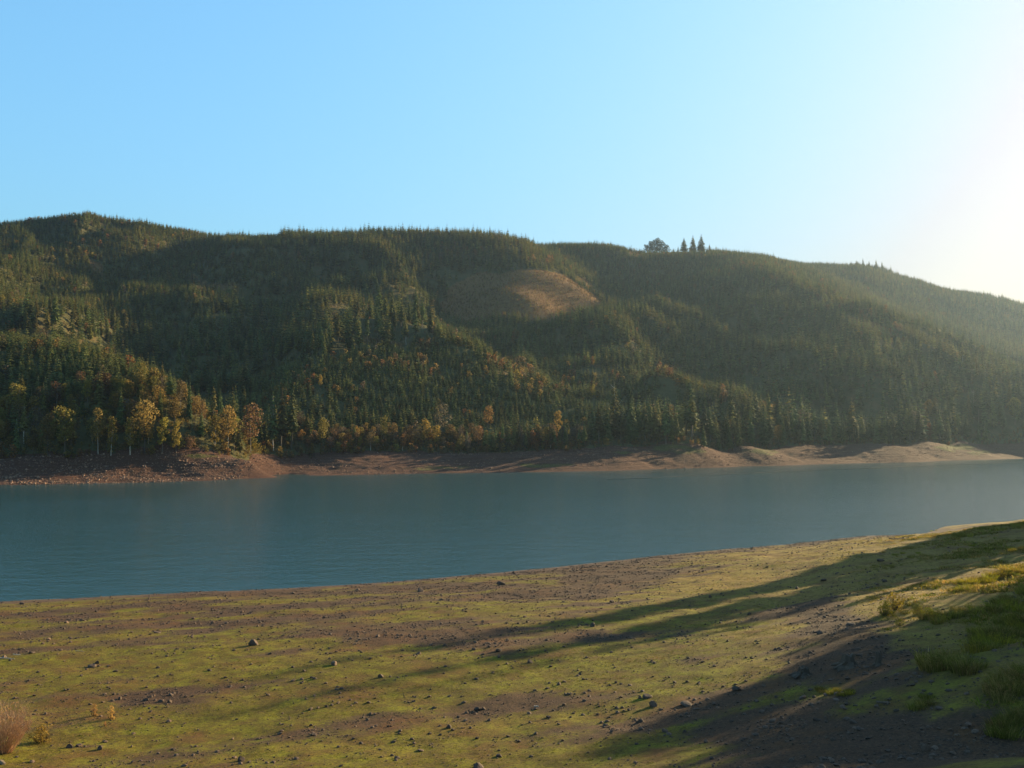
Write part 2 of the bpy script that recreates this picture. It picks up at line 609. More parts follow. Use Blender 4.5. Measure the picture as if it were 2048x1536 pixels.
# keep the bank finely cut: slide the rows so that they follow the shoreline
shore_u = shore_depth(1024 + FPX * us)
k = np.linspace(0, 1, nrow)
YY = np.empty_like(U)
for j in range(ncol):
    s = shore_u[j]
    YY[:, j] = np.concatenate([np.linspace(s - 45, s + 110, 150, endpoint=False), s + 110 + (2800 - s - 110) * np.linspace(0, 1, nrow - 150) ** 1.25])
FX = U * YY
FZ = far_z(FX, YY)
HV = np.stack([FX, YY, FZ], -1)
HPX, HPY = project(HV)
TERR_MIN = np.minimum.accumulate(HPY, axis=0)          # horizon of the bare land, row by row


def terr_horizon(X, Y):
    j = np.clip(np.round((X / Y + .80) / 1.75 * (ncol - 1)).astype(int), 0, ncol - 1)
    out = np.full(len(X), 1e9)
    for jj in np.unique(j):
        sel = j == jj
        r = np.clip(np.searchsorted(YY[:, jj], Y[sel]) - 2, 0, nrow - 1)
        out[sel] = TERR_MIN[r, jj]
    return out


def in_poly(px, py, poly):
    inside = np.zeros(px.shape, bool)
    n = len(poly)
    for i in range(n):
        x1, y1 = poly[i]
        x2, y2 = poly[(i + 1) % n]
        c = ((y1 > py) != (y2 > py)) & (px < (x2 - x1) * (py - y1) / ((y2 - y1) + 1e-9) + x1)
        inside ^= c
    return inside


CLEAR = [[(872, 612), (905, 572), (950, 556), (1010, 538), (1110, 541), (1165, 562), (1205, 600), (1196, 622), (1130, 634), (1075, 644), (1040, 640), (985, 640), (925, 652)],
         [(384, 548), (396, 546), (408, 560), (470, 572), (478, 590), (430, 588), (398, 574)],
         [(1690, 632), (1730, 636), (1785, 656), (1800, 668), (1740, 664), (1696, 648)],
         [(1250, 470), (1428, 470), (1428, 512), (1255, 512)], [(222, 458), (250, 462), (248, 470), (218, 466)], [(65, 482), (85, 484), (82, 494), (64, 492)],
         [(165, 515), (196, 530), (196, 548), (170, 540)], [(700, 672), (760, 676), (812, 690), (800, 698), (735, 690)]]


def cut_mask(X, Y, Z):
    px, py = project(np.stack([X, Y, Z], -1))
    n1 = fbm(X / 60, Y / 60, 5, 61) * 26
    n2 = fbm(X / 60, Y / 60, 5, 67) * 15
    mk = np.zeros(px.shape, bool)
    for p in CLEAR:
        mk |= in_poly(px + n1, py + n2, p)
    return mk


inland = YY - shore_depth(HPX)
bank_w = np.interp(HPX, [p[0] for p in BANK_TOP], [p[2] for p in BANK_TOP])
CUT = (cut_mask(FX, YY, FZ) & (inland > 100)).astype(float)
GREEN_SPOTS = [(870, 936, 95, 5), (1090, 931, 70, 5), (1340, 897, 55, 9), (1385, 902, 40, 8), (1520, 904, 40, 9), (1910, 896, 45, 10), (1960, 905, 35, 6), (400, 912, 45, 5), (1250, 905, 25, 4)]
GREEN = np.zeros_like(FX)
for gx, gy, rx, ry in GREEN_SPOTS:
    GREEN = np.maximum(GREEN, 1 - np.clip(((HPX - gx) / rx) ** 2 + ((HPY - gy) / ry) ** 2, 0, 1))
GREEN = np.clip(GREEN * 1.4 + (GREEN > 0) * fbm(FX / 9, YY / 5, 4, 71) * 1.5 - .2, 0, 1)

Fh = grid_faces(nrow, ncol)
fr = (Fh[:, 0] // ncol)
fc = (Fh[:, 0] % ncol)
edge_n = fbm(FX / 18, YY / 18, 3, 77) * 7
isbank = (inland < bank_w + 3 + edge_n)[fr, fc]


def sub_mesh(name, sel, mat, attrs):
    F = Fh[sel]
    idx, inv = np.unique(F.ravel(), return_inverse=True)
    me = mesh_from(name, HV.reshape(-1, 3)[idx], inv.reshape(-1, 4), mat, True)
    for an, av in attrs.items():
        a = me.attributes.new(an, 'FLOAT', 'POINT')
        a.data.foreach_set('value', av.ravel()[idx].astype(np.float32))
    return link(bpy.data.objects.new(name, me))


tag(sub_mesh('hills', ~isbank, mat_hills(), {'cut': CUT}), 'forested hills rising behind the far bank of the reservoir', kind='structure')
tag(sub_mesh('shore', isbank, mat_bank(), {'green': GREEN}), 'bare reddish drawdown bank along the far side of the lake', kind='structure')

# ------------------------------------------------------------------ near land
nc2, nr2 = 900, 760
us2 = np.linspace(-.72, 1.15, nc2)
ty2 = np.concatenate([np.linspace(-30, 22, 20, endpoint=False), 22 * (330 / 22) ** np.linspace(0, 1, nr2 - 20)])
U2, Y2 = np.meshgrid(us2, ty2)
X2 = U2 * np.maximum(Y2, 22)
Z2 = near_z(X2, Y2)


def gravel_at(X, Y, Z):
    s = (X * 160 + Y * 72) / 175.4
    t = (-X * 72 + Y * 160) / 175.4
    g = fbm(s / 26 + 3, t / 6.5, 4, 81) * .62 + fbm(s / 7, t / 3.2, 3, 83) * .42
    px, py = project(np.stack([X, np.maximum(Y, 15), Z], -1))
    line = np.clip((Z - .1) / 2.4, 0, 1)
    g = g + .30 * (1 - line) - .05
    g = g - .35 * smooth(1150, 1500, px) * smooth(1330, 1180, py) * smooth(1, 3, Z)
    def blob(cx, cy, rx, ry, k):
        return k * np.exp(-(((px - cx) / rx) ** 2 + ((py - cy) / ry) ** 2))
    for q in ((1800, 1490, 330, 75, 1.0), (1650, 1225, 110, 30, .75), (1580, 1310, 90, 40, .45), (1720, 1310, 90, 45, .7), (1690, 1260, 90, 25, .55), (1250, 1145, 220, 28, .5), (1000, 1185, 160, 30, .4),
              (880, 1270, 200, 22, .4), (300, 1400, 90, 12, .4), (180, 1494, 70, 10, .6), (1480, 1450, 130, 40, .4), (600, 1225, 400, 40, .25), (1150, 1410, 130, 25, .25), (160, 1260, 150, 30, .2),
              (1380, 1335, 60, 22, .25), (1010, 1345, 330, 22, -.5), (600, 1345, 300, 30, -.25), (1350, 1350, 200, 40, -.35), (350, 1480, 250, 45, -.15), (700, 1480, 200, 50, -.1), (820, 1380, 40, 10, .4)):
        g = g + blob(*q)
    return np.clip(g * 1.15 + .30, 0, 1)


G2 = gravel_at(X2, Y2, Z2)
PX2, PY2 = project(np.stack([X2, np.maximum(Y2, 15), Z2], -1))
D2 = np.clip(smooth(1050, 1500, PX2) * smooth(1290, 1180, PY2) * .9 + smooth(1400, 1900, PX2) * .35 + fbm(X2 / 12, Y2 / 6, 3, 91) * .7 - .05, 0, 1)
W2 = np.clip(1 - Z2 / .5, 0, 1) * .8
me = mesh_from('ground', np.stack([X2, Y2, Z2], -1).reshape(-1, 3), grid_faces(nr2, nc2), mat_ground(), True)
for an, av in (('gravel', G2), ('dry', D2), ('wet', W2)):
    a = me.attributes.new(an, 'FLOAT', 'POINT')
    a.data.foreach_set('value', av.ravel().astype(np.float32))
tag(link(bpy.data.objects.new('ground', me)), 'gently sloping mossy lakebed with gravel patches in front of the water', kind='structure')

wv, wf = [], []
wx = np.linspace(-2600, 2600, 60)
wy = np.concatenate([np.linspace(60, 400, 30), np.linspace(440, 1600, 30)])
WX, WY = np.meshgrid(wx, wy)
me = mesh_from('water', np.stack([WX, WY, WX * 0], -1).reshape(-1, 3), grid_faces(60, 60), mat_water(), True)
tag(link(bpy.data.objects.new('water', me)), 'wide teal reservoir ruffled by small ripples', kind='structure')
# ------------------------------------------------------------------ plant and stone shapes
def frustum(V, F, p0, p1, r0, r1, n=6):
    p0, p1 = np.array(p0, float), np.array(p1, float)
    d = p1 - p0
    d /= np.linalg.norm(d) + 1e-9
    a = np.cross(d, (0, 0, 1.0) if abs(d[2]) < .9 else (1.0, 0, 0))
    a /= np.linalg.norm(a)
    c = np.cross(d, a)
    b = len(V)
    for p, r in ((p0, r0), (p1, r1)):
        for i in range(n):
            t = 2 * math.pi * i / n
            V.append(tuple(p + (a * math.cos(t) + c * math.sin(t)) * r))
    for i in range(n):
        j = (i + 1) % n
        F.append((b + i, b + j, b + n + j, b + n + i))
    F.append(tuple(b + n + i for i in range(n)))


def trunk_mesh(name, mat, h=.97, r=.014, limbs=0, seed=0, lean=.0, lo=.3):
    rg = random.Random(seed)
    V, F = [], []
    n = 5
    P = [(lean * (i / n) ** 2 + rg.uniform(-.006, .006), rg.uniform(-.006, .006), h * i / n - (.02 if i == 0 else 0)) for i in range(n + 1)]
    for i in range(n):
        frustum(V, F, P[i], P[i + 1], r * (1 - i / n * .9) * (1.25 if i == 0 else 1), r * (1 - (i + 1) / n * .9), 6)
    for _ in range(limbs):
        z = rg.uniform(lo, .85)
        t = rg.uniform(0, 6.28)
        L = rg.uniform(.12, .26) * (1.15 - z)
        k = z / h * n
        i = min(int(k), n - 1)
        base = np.array(P[i]) * (1 - (k - i)) + np.array(P[i + 1]) * (k - i)
        mid = base + np.array((math.cos(t) * L * .5, math.sin(t) * L * .5, L * .45))
        tip = mid + np.array((math.cos(t) * L * .4, math.sin(t) * L * .4, L * .6))
        frustum(V, F, base, mid, r * .38, r * .25, 4)
        frustum(V, F, mid, tip, r * .25, r * .08, 4)
    return mesh_from(name, V, F, mat)


def conifer_crown(name, mat, seed, cb=.08, R=.16, whorls=22, per=7, pw=.85, ragged=.25, side=True):
    """layered drooping boughs, unit height"""
    rg = random.Random(seed)
    V, F = [], []

    def quad(pts):
        b = len(V)
        V.extend(pts)
        F.append(tuple(range(b, b + len(pts))))
    for w_ in range(whorls):
        f = (w_ + rg.uniform(-.3, .3)) / whorls
        z = cb + (1 - cb) * max(f, 0)
        r = R * (max(1 - f, .0) ** pw) * min(1, .45 + f * 5)
        a0 = rg.uniform(0, 6.28)
        nb = per if f < .8 else max(4, per - 2)
        for k_ in range(nb):
            if rg.random() < ragged * .5:
                continue
            t = a0 + 6.283 * k_ / nb + rg.uniform(-.3, .3)
            L = r * rg.uniform(1 - ragged, 1.12) + .004
            dr = rg.uniform(.15, .5) * L
            ca, sa = math.cos(t), math.sin(t)
            z0 = z + rg.uniform(-.008, .008)
            wd = L * rg.uniform(.26, .4)
            up = .10 * L
            B = (0, 0, z0 + L * .18)
            Mc = (ca * L * .5, sa * L * .5, z0 + up - dr * .3)
            T = (ca * L, sa * L, z0 - dr)
            Lf = (ca * L * .55 - sa * wd, sa * L * .55 + ca * wd, z0 - dr * .75)
            Rt = (ca * L * .55 + sa * wd, sa * L * .55 - ca * wd, z0 - dr * .75)
            b = len(V)
            V.extend([B, Mc, T, Lf, Rt])
            F.extend([(b, b + 3, b + 1), (b + 3, b + 2, b + 1), (b, b + 1, b + 4), (b + 1, b + 2, b + 4)])
            if side:
                for s in (-1, 1):
                    q = rg.uniform(.6, .85)
                    e = (ca * L * (q + .12) - s * sa * wd * 1.25, sa * L * (q + .12) + s * ca * wd * 1.25, z0 - dr * 1.05)
                    quad([(ca * L * q * .8, sa * L * q * .8, z0 - dr * .35), e, (ca * L * (q + .1), sa * L * (q + .1), z0 - dr * .8)])
    # leader
    b = len(V)
    V.extend([(.006, 0, .955), (-.004, .006, .955), (-.004, -.006, .955), (0, 0, 1.0)])
    F.extend([(b, b + 1, b + 3), (b + 1, b + 2, b + 3), (b + 2, b, b + 3)])
    return mesh_from(name, V, F, mat)


def leafy_crown(name, mat, seed, R=.27, cb=.28, lobes=9, leaves=900, size=.032, top=1.0, mats2=None, gap=.0):
    """lobes of small leaf-clump faces round the limb ends, unit height"""
    rg = np.random.default_rng(seed)
    C = []
    for i in range(lobes):
        f = (i + .5) / lobes
        z = cb + .10 + (top - cb - .17) * f
        rr = R * (.75 if f < .75 else .45) * rg.uniform(.3, .85) * (1 if f > .2 else .75)
        t = i * 2.4 + rg.uniform(-.4, .4)
        C.append((math.cos(t) * rr, math.sin(t) * rr, z, R * rg.uniform(.36, .56)))
    C = np.array(C)
    V = np.empty((leaves, 4, 3))
    for i in range(leaves):
        c = C[rg.integers(lobes)]
        d = rg.normal(size=3)
        d /= np.linalg.norm(d)
        p = c[:3] + d * c[3] * np.array((1, 1, .85)) * rg.uniform(.35, 1.0) ** .5
        p[2] = min(p[2], top - .005)
        n = rg.normal(size=3) + d * .8
        n /= np.linalg.norm(n)
        a = np.cross(n, (0.3, 0.2, 1.0))
        a /= np.linalg.norm(a) + 1e-9
        b = np.cross(n, a)
        s = size * rg.uniform(.6, 1.3)
        q = n * s * .25
        V[i] = (p - a * s * .55 - q, p - b * s * .38 + q, p + a * s * .55 - q, p + b * s * .38 + q)
    F = np.arange(leaves * 4).reshape(-1, 4)
    me = mesh_from(name, V.reshape(-1, 3), F, mat)
    if mats2:
        me.materials.append(mats2)
        me.polygons.foreach_set('material_index', (rg.random(leaves) < .3).astype(np.int32))
    return me


def grass_mesh(name, mat, seed, blades=60, h=1.0, spread=.35, wd=.02, bend=.35, mat2=None, plume=0):
    rg = random.Random(seed)
    V, F, MI = [], [], []
    for i in range(blades):
        a = rg.uniform(0, 6.28)
        r = spread * math.sqrt(rg.random())
        x, y = math.cos(a) * r, math.sin(a) * r
        L = h * rg.uniform(.3, 1.0)
        t = a + rg.uniform(-.9, .9)
        bd = bend * rg.uniform(.2, 1) * L
        o = rg.uniform(0, 3.14)
        ox, oy = math.cos(o) * wd, math.sin(o) * wd
        m1 = (x + math.cos(t) * bd * .35, y + math.sin(t) * bd * .35, L * .62)
        tp = (x + math.cos(t) * bd, y + math.sin(t) * bd, L)
        b = len(V)
        V.extend([(x - ox, y - oy, -.05), (x + ox, y + oy, -.05), (m1[0] + ox * .8, m1[1] + oy * .8, m1[2]), (m1[0] - ox * .8, m1[1] - oy * .8, m1[2]), tp])
        F.extend([(b, b + 1, b + 2, b + 3), (b + 3, b + 2, b + 4)])
        k_ = 1 if mat2 and rg.random() < .4 else 0
        MI += [k_, k_]
        if rg.random() < plume:
            for q in range(3):
                s = .05
                c = (tp[0] + rg.uniform(-s, s), tp[1] + rg.uniform(-s, s), tp[2] - rg.uniform(0, .12))
                b = len(V)
                V.extend([(c[0] - .02, c[1], c[2]), (c[0] + .02, c[1] + .015, c[2]), (c[0], c[1], c[2] + .06)])
                F.append((b, b + 1, b + 2))
                MI.append(0)
    me = mesh_from(name, V, F, [mat, mat2] if mat2 else mat)
    if mat2:
        me.polygons.foreach_set('material_index', np.array(MI, np.int32)[:len(me.polygons)])
    return me


def twig_mesh(name, mat, seed, stems=90, h=1.0, spread=.5, r=.006, fork=4, flare=.55):
    rg = random.Random(seed)
    V, F = [], []
    for i in range(stems):
        a = rg.uniform(0, 6.28)
        f = math.sqrt(rg.random())
        p = np.array((math.cos(a) * .12 * f, math.sin(a) * .12 * f, -.03))
        L = h * rg.uniform(.6, 1.0) * (1 - .25 * f * f)
        d = np.array((math.cos(a) * f * flare, math.sin(a) * f * flare, 1.0))
        d /= np.linalg.norm(d)
        segs = 4
        for s in range(segs):
            q = p + d * L / segs
            frustum(V, F, p, q, r * (1 - s / segs * .7), r * (1 - (s + 1) / segs * .7), 3)
            if s >= 1:
                for _ in range(fork):
                    e = q + (d + np.array((rg.uniform(-.8, .8), rg.uniform(-.8, .8), rg.uniform(0, .5)))) * L * rg.uniform(.06, .16)
                    frustum(V, F, q, e, r * .5, r * .2, 3)
            p = q
            d = d + np.array((rg.uniform(-.14, .14), rg.uniform(-.14, .14), .02))
            d /= np.linalg.norm(d)
    return mesh_from(name, V, F, mat)


import bmesh


def stone_mesh(name, mat, seed, sub=2, flat=.65, rough=.22, cuts=5):
    """a broken, flattened stone: an ice-ball with several faces sheared flat"""
    rg = random.Random(seed)
    bm = bmesh.new()
    bmesh.ops.create_icosphere(bm, subdivisions=sub, radius=1)
    planes = []
    for _ in range(cuts):
        v = Vector((rg.gauss(0, 1), rg.gauss(0, 1), rg.gauss(0, .8))).normalized()
        planes.append((v, rg.uniform(.5, .8)))
    sx, sy = rg.uniform(.8, 1.25), rg.uniform(.7, 1.0)
    for v in bm.verts:
        for n, d in planes:
            k_ = v.co.dot(n) - d
            if k_ > 0:
                v.co -= n * k_
        v.co *= 1 + rg.uniform(-rough, rough) * .35
        v.co = Vector((v.co.x * sx, v.co.y * sy, v.co.z * flat))
    me = bpy.data.meshes.new(name)
    bm.to_mesh(me)
    bm.free()
    me.materials.append(mat)
    return me


def proto(name, me):
    return bpy.data.objects.new(name, me)          # never linked to the scene: only a source for the stuff below


def scatter(name, P, rotz, scl, kind, protos, label, kindname='stuff', tilt=None):
    """one object of countless small pieces: points that carry a rotation, a size and a choice of shape"""
    P = np.asarray(P, np.float32)
    n = len(P)
    me = bpy.data.meshes.new(name)
    me.vertices.add(n)
    me.vertices.foreach_set('co', P.ravel())
    rot = np.zeros((n, 3), np.float32)
    rot[:, 2] = rotz
    if tilt is not None:
        rot[:, 0:2] = tilt
    scl = np.asarray(scl, np.float32)
    if scl.ndim == 1:
        scl = np.repeat(scl[:, None], 3, 1)
    for an, ty_, arr, key in (('rot', 'FLOAT_VECTOR', rot, 'vector'), ('scl', 'FLOAT_VECTOR', scl, 'vector'), ('pick', 'INT', np.asarray(kind, np.int32), 'value')):
        a = me.attributes.new(an, ty_, 'POINT')
        a.data.foreach_set(key, np.ascontiguousarray(arr).ravel())
    o = link(bpy.data.objects.new(name, me))
    ng = bpy.data.node_groups.new(name, 'GeometryNodeTree')
    ng.interface.new_socket('Geometry', in_out='INPUT', socket_type='NodeSocketGeometry')
    ng.interface.new_socket('Geometry', in_out='OUTPUT', socket_type='NodeSocketGeometry')
    gi = ng.nodes.new('NodeGroupInput')
    go = ng.nodes.new('NodeGroupOutput')
    join = ng.nodes.new('GeometryNodeJoinGeometry')

    def named(nm, ty_):
        q = ng.nodes.new('GeometryNodeInputNamedAttribute')
        q.data_type = ty_
        q.inputs['Name'].default_value = nm
        return q.outputs['Attribute']
    r_, s_, p_ = named('rot', 'FLOAT_VECTOR'), named('scl', 'FLOAT_VECTOR'), named('pick', 'INT')
    e2r = ng.nodes.new('FunctionNodeEulerToRotation')
    ng.links.new(r_, e2r.inputs[0])
    for i, pr in enumerate(protos):
        if not (np.asarray(kind) == i).any():
            continue
        inst = ng.nodes.new('GeometryNodeInstanceOnPoints')
        oi = ng.nodes.new('GeometryNodeObjectInfo')
        oi.inputs['Object'].default_value = pr
        oi.inputs['As Instance'].default_value = True
        eq = ng.nodes.new('FunctionNodeCompare')
        eq.data_type = 'INT'
        eq.operation = 'EQUAL'
        ng.links.new(p_, eq.inputs[2])
        eq.inputs[3].default_value = i
        ng.links.new(gi.outputs[0], inst.inputs['Points'])
        ng.links.new(eq.outputs[0], inst.inputs['Selection'])
        ng.links.new(oi.outputs['Geometry'], inst.inputs['Instance'])
        ng.links.new(e2r.outputs[0], inst.inputs['Rotation'])
        ng.links.new(s_, inst.inputs['Scale'])
        ng.links.new(inst.outputs[0], join.inputs[0])
    ng.links.new(join.outputs[0], go.inputs[0])
    md = o.modifiers.new('scatter', 'NODES')
    md.node_group = ng
    return tag(o, label, kind=kindname)


# tree kinds: (crown meshes, trunk mesh, radius already in the mesh)
FIR_TALL = [conifer_crown('fir_boughs', m_, 100 + i, cb=.20 + .05 * i, R=.165, whorls=24, per=7, pw=.75, ragged=.4) for i, m_ in enumerate((M_FIR, M_FIR_OLIVE, M_FIR, M_FIR_OLIVE))]
FIR_FULL = [conifer_crown('fir_boughs', m_, 200 + i, cb=.05, R=.17, whorls=24, per=8, pw=.85, ragged=.28) for i, m_ in enumerate((M_FIR, M_FIR_OLIVE, M_FIR))]
FIR_YOUNG = [conifer_crown('fir_boughs', m_, 300 + i, cb=.03, R=.19, whorls=18, per=7, pw=.95, ragged=.2) for i, m_ in enumerate((M_FIR_YOUNG, M_FIR_YOUNG, M_FIR_OLIVE))]
FIR_OLD = [conifer_crown('fir_boughs', m_, 400 + i, cb=.42, R=.15, whorls=17, per=6, pw=.55, ragged=.5) for i, m_ in enumerate((M_FIR_OLIVE, M_FIR))]
FIR_TRUNK = trunk_mesh('fir_trunk', M_BARK, .96, .012, 0, 1)
FIR_TRUNK_PALE = trunk_mesh('fir_trunk', M_PALE, .96, .012, 6, 2, 0, .25)
LEAFY = {
    'olive': [leafy_crown('leaf_crown', M_YEL, 500 + i, R=.25 + .03 * i, cb=.25, lobes=11, leaves=1100, size=.034) for i in range(3)],
    'yellow': [leafy_crown('leaf_crown', M_GOLD, 510 + i, R=.19 + .03 * i, cb=.18, lobes=10, leaves=900, size=.036, mats2=M_YEL) for i in range(3)],
    'orange': [leafy_crown('leaf_crown', M_ORA, 520 + i, R=.27 + .04 * i, cb=.2, lobes=9, leaves=900, size=.038, mats2=M_RUST) for i in range(3)],
    'rust': [leafy_crown('leaf_crown', M_RUST, 530 + i, R=.26 + .04 * i, cb=.2, lobes=10, leaves=800, size=.036, mats2=M_YEL if i == 1 else None) for i in range(3)],
    'grey': [leafy_crown('twig_crown', M_GREY, 540 + i, R=.25 + .04 * i, cb=.22, lobes=10, leaves=620, size=.03) for i in range(2)],
}
LEAF_TRUNK = {False: [trunk_mesh('trunk', M_BARK, .86, .014, 9, 30 + i, .04, .25) for i in range(2)], True: [trunk_mesh('trunk', M_PALE, .86, .012, 9, 40 + i, .03, .25) for i in range(2)]}

# simpler shapes for the countless far trees
LO = [proto('far_fir', conifer_crown('far_fir', m_, 600 + i, cb=cb, R=R, whorls=11, per=7, pw=pw, ragged=.25, side=False))
      for i, (m_, cb, R, pw) in enumerate(((M_FIR, .15, .15, .8), (M_FIR_OLIVE, .2, .14, .75), (M_FIR, .05, .17, .9), (M_FIR_YOUNG, .02, .19, .95), (M_FIR_YOUNG, .02, .21, 1.0), (M_FIR_OLIVE, .04, .18, .9)))]
LO_LEAF = [proto('far_leafy_tree', leafy_crown('far_leafy_tree', m_, 700 + i, R=.30, cb=.0, lobes=8, leaves=150, size=.09, mats2=m2)) for i, (m_, m2) in
           enumerate(((M_YEL, M_RUST), (M_ORA, M_RUST), (M_RUST, M_ORA), (M_GREY, M_RUST), (M_GOLD, M_YEL)))]

# ------------------------------------------------------------------ where the trees stand
ZONES = [   # polygon of ground in the view, min height, max height, chance of a leafy tree, spacing factor, young?
    ([(545, 440), (1062, 462), (1062, 530), (985, 535), (925, 640), (870, 610), (860, 560), (780, 610), (700, 595), (600, 540)], 15, 21, .03, 1, 0),
    ([(380, 640), (545, 570), (700, 600), (850, 650), (880, 700), (700, 735), (560, 765), (490, 830), (380, 740)], 17, 25, .03, 1.1, 0),
    ([(-400, 600), (0, 620), (150, 632), (300, 670), (400, 720), (500, 800), (480, 870), (400, 812), (300, 745), (150, 690), (0, 676), (-400, 640)], 15, 24, .03, 1.1, 0),
    ([(-400, 640), (0, 680), (150, 695), (300, 752), (400, 822), (450, 872), (300, 880), (0, 860), (-400, 850)], 10, 14, .03, .95, 1),
    ([(510, 740), (690, 705), (850, 672), (1050, 762), (1260, 850), (1200, 862), (1000, 850), (600, 830), (480, 850)], 7, 11.5, .025, 1.0, 1),
    ([(640, 636), (700, 630), (860, 640), (868, 676), (800, 700), (690, 706), (640, 690)], 24, 31, .03, 1.4, 0),
    ([(1185, 760), (1300, 750), (1420, 770), (1600, 850), (1560, 870), (1250, 850)], 10, 13, .03, 1.0, 1),
    ([(1200, 600), (1300, 600), (1450, 660), (1450, 760), (1300, 745), (1180, 740), (1100, 650)], 15, 20, .02, 1, 0),
    ([(880, 655), (1080, 648), (1180, 740), (1200, 790), (1000, 705)], 9, 13, .03, 1, 1),
    ([(1430, 560), (1700, 640), (2200, 800), (2200, 900), (1600, 880), (1450, 700)], 15, 22, .025, 1.05, 0),
    ([(1540, 500), (2300, 600), (2300, 790), (1900, 690), (1750, 640), (1650, 580)], 10, 15, .01, 1, 0),
]


def zone_props(px, py, X, Y, inl):
    n = len(px)
    h0 = np.full(n, 10.0)
    h1 = np.full(n, 14.0)
    dec = np.full(n, .03)
    sf = np.ones(n)
    yg = np.full(n, .6)
    for poly, a, b, d, s, y in ZONES:
        k_ = in_poly(px, py, poly)
        h0[k_], h1[k_], dec[k_], sf[k_], yg[k_] = a, b, d, s, y
    belt = inl < np.interp(px, [p_[0] for p_ in BANK_TOP], [p_[2] for p_ in BANK_TOP]) + np.interp(px, [500, 620, 1150, 1230], [42, 34, 40, 60])
    d_belt = np.interp(px, [-300, 0, 450, 540, 640, 1150, 1230, 2100], [.42, .45, .42, .3, .55, .5, .07, .05])
    h0[belt], h1[belt] = 15, 25
    rb = belt & (px > 600) & (px < 1180)
    h0[rb], h1[rb] = 11, 19
    tall = belt & (px > 1180)
    h0[tall], h1[tall] = 22, 34
    dec[belt] = d_belt[belt]
    sf[belt] = 1.05
    yg[belt] = 0
    return h0, h1, dec, sf, yg


def jitter_grid(y0, y1, s):
    xs = np.arange(-.66 * y1, .70 * y1, s)
    ys_ = np.arange(y0, y1, s)
    gx, gy = np.meshgrid(xs, ys_)
    gx = gx + RNG.uniform(-.48, .48, gx.shape) * s
    gy = gy + RNG.uniform(-.48, .48, gy.shape) * s
    k_ = (gx > -.62 * gy) & (gx < .66 * gy)
    return gx[k_], gy[k_]


gx1, gy1 = jitter_grid(480, 1000, 3.3)
gx2, gy2 = jitter_grid(1000, 2450, 4.6)
TX, TY = np.concatenate([gx1, gx2]), np.concatenate([gy1, gy2])
BASE = np.concatenate([np.full(len(gx1), 3.3), np.full(len(gx2), 4.6)])
TZ = far_z(TX, TY)
TPX, TPY = project(np.stack([TX, TY, TZ], -1))
INL = TY - shore_depth(TPX)
BW = np.interp(TPX, [p[0] for p in BANK_TOP], [p[2] for p in BANK_TOP]) + fbm(TX / 18, TY / 18, 3, 77) * 7
h0, h1, dec, sf, yg = zone_props(TPX + fbm(TX / 30, TY / 30, 2, 51) * 14, TPY + fbm(TX / 30, TY / 30, 2, 53) * 8, TX, TY, INL)
rnd = RNG.random(len(TX))
patch = fbm(TX / 60, TY / 60, 3, 55)
TH = h0 + (h1 - h0) * np.clip(RNG.beta(1.3, 1.4, len(TX)) + patch * .6, 0, 1.25)
TH = TH * np.where(RNG.random(len(TX)) < .07, 1.35, 1)
sp = (2.0 + .225 * TH) * sf * np.where(TY > 900, 1.12, 1.0)
keep = rnd < (BASE / sp) ** 2
keep &= INL > BW + 4
keep &= ~cut_mask(TX, TY, TZ)
thin = fbm(TX / 22, TY / 22, 3, 57)
keep &= ~((thin > .34) & (RNG.random(len(TX)) < .55) & (INL > 130))
# ORANGE_PATCHES: pixel centres of small groups of autumn trees among the firs
DECP = [(837, 700, 42, 13), (822, 732, 55, 9), (1337, 742, 32, 10), (1343, 746, 20, 8), (23, 668, 14, 8), (129, 446, 8, 8), (60, 450, 7, 7), (1150, 770, 22, 10), (1190, 785, 14, 12), (1060, 748, 9, 9), (1040, 755, 30, 7),
        (1064, 523, 10, 8), (1100, 525, 9, 8), (920, 625, 7, 18), (1715, 645, 26, 8), (1745, 656, 22, 6), (1787, 662, 16, 6), (1800, 692, 22, 8), (905, 508, 60, 16), (640, 765, 16, 8), (344, 760, 8, 8), (860, 665, 9, 20),
        (1185, 725, 6, 9), (980, 745, 14, 5), (1330, 690, 8, 5), (1920, 716, 12, 5), (590, 525, 20, 5), (1010, 735, 40, 6)]
decf = RNG.random(len(TX)) < dec * (1 + 1.2 * np.clip(fbm(TX / 45, TY / 45, 3, 59) * 2, -.9, 1.5))
for cx, cy, rx, ry in DECP:
    decf |= (((TPX - cx) / rx) ** 2 + ((TPY - cy) / ry) ** 2 < 1) & (RNG.random(len(TX)) < .45)
TH = np.where(decf & (INL > 105), np.minimum(TH, 8 + 5 * RNG.random(len(TX))), TH)
TH = np.where(decf & (INL <= 105), TH * .78, TH)
TOPY = project(np.stack([TX, TY, TZ + TH], -1))[1]
keep &= TOPY < terr_horizon(TX, TY) + 10
keep &= (TPX > -170) & (TPX < 2230)
ii = np.nonzero(keep)[0]
ii = ii[np.argsort(TY[ii])]

# how much of each tree shows over what stands in front of it (front to back)
VIS = np.zeros(len(TX))
hor = np.full(700, 1e9)
th_all = terr_horizon(TX[ii], TY[ii])
for q, i in enumerate(ii):
    wpx = .09 * TH[i] / TY[i] * FPX
    a, b = int((TPX[i] - wpx) / 4) + 60, int((TPX[i] + wpx) / 4) + 61
    a, b = max(a, 0), min(max(b, a + 1), 699)
    seg = hor[a:b]
    hz = min(seg.max() if len(seg) else 1e9, th_all[q])
    VIS[i] = max(0, min(TPY[i], hz) - TOPY[i])
    hor[a:b] = np.minimum(seg, TOPY[i] + .15 * (TPY[i] - TOPY[i]))
print('trees', len(ii), 'visible', int((VIS[ii] > 1).sum()))
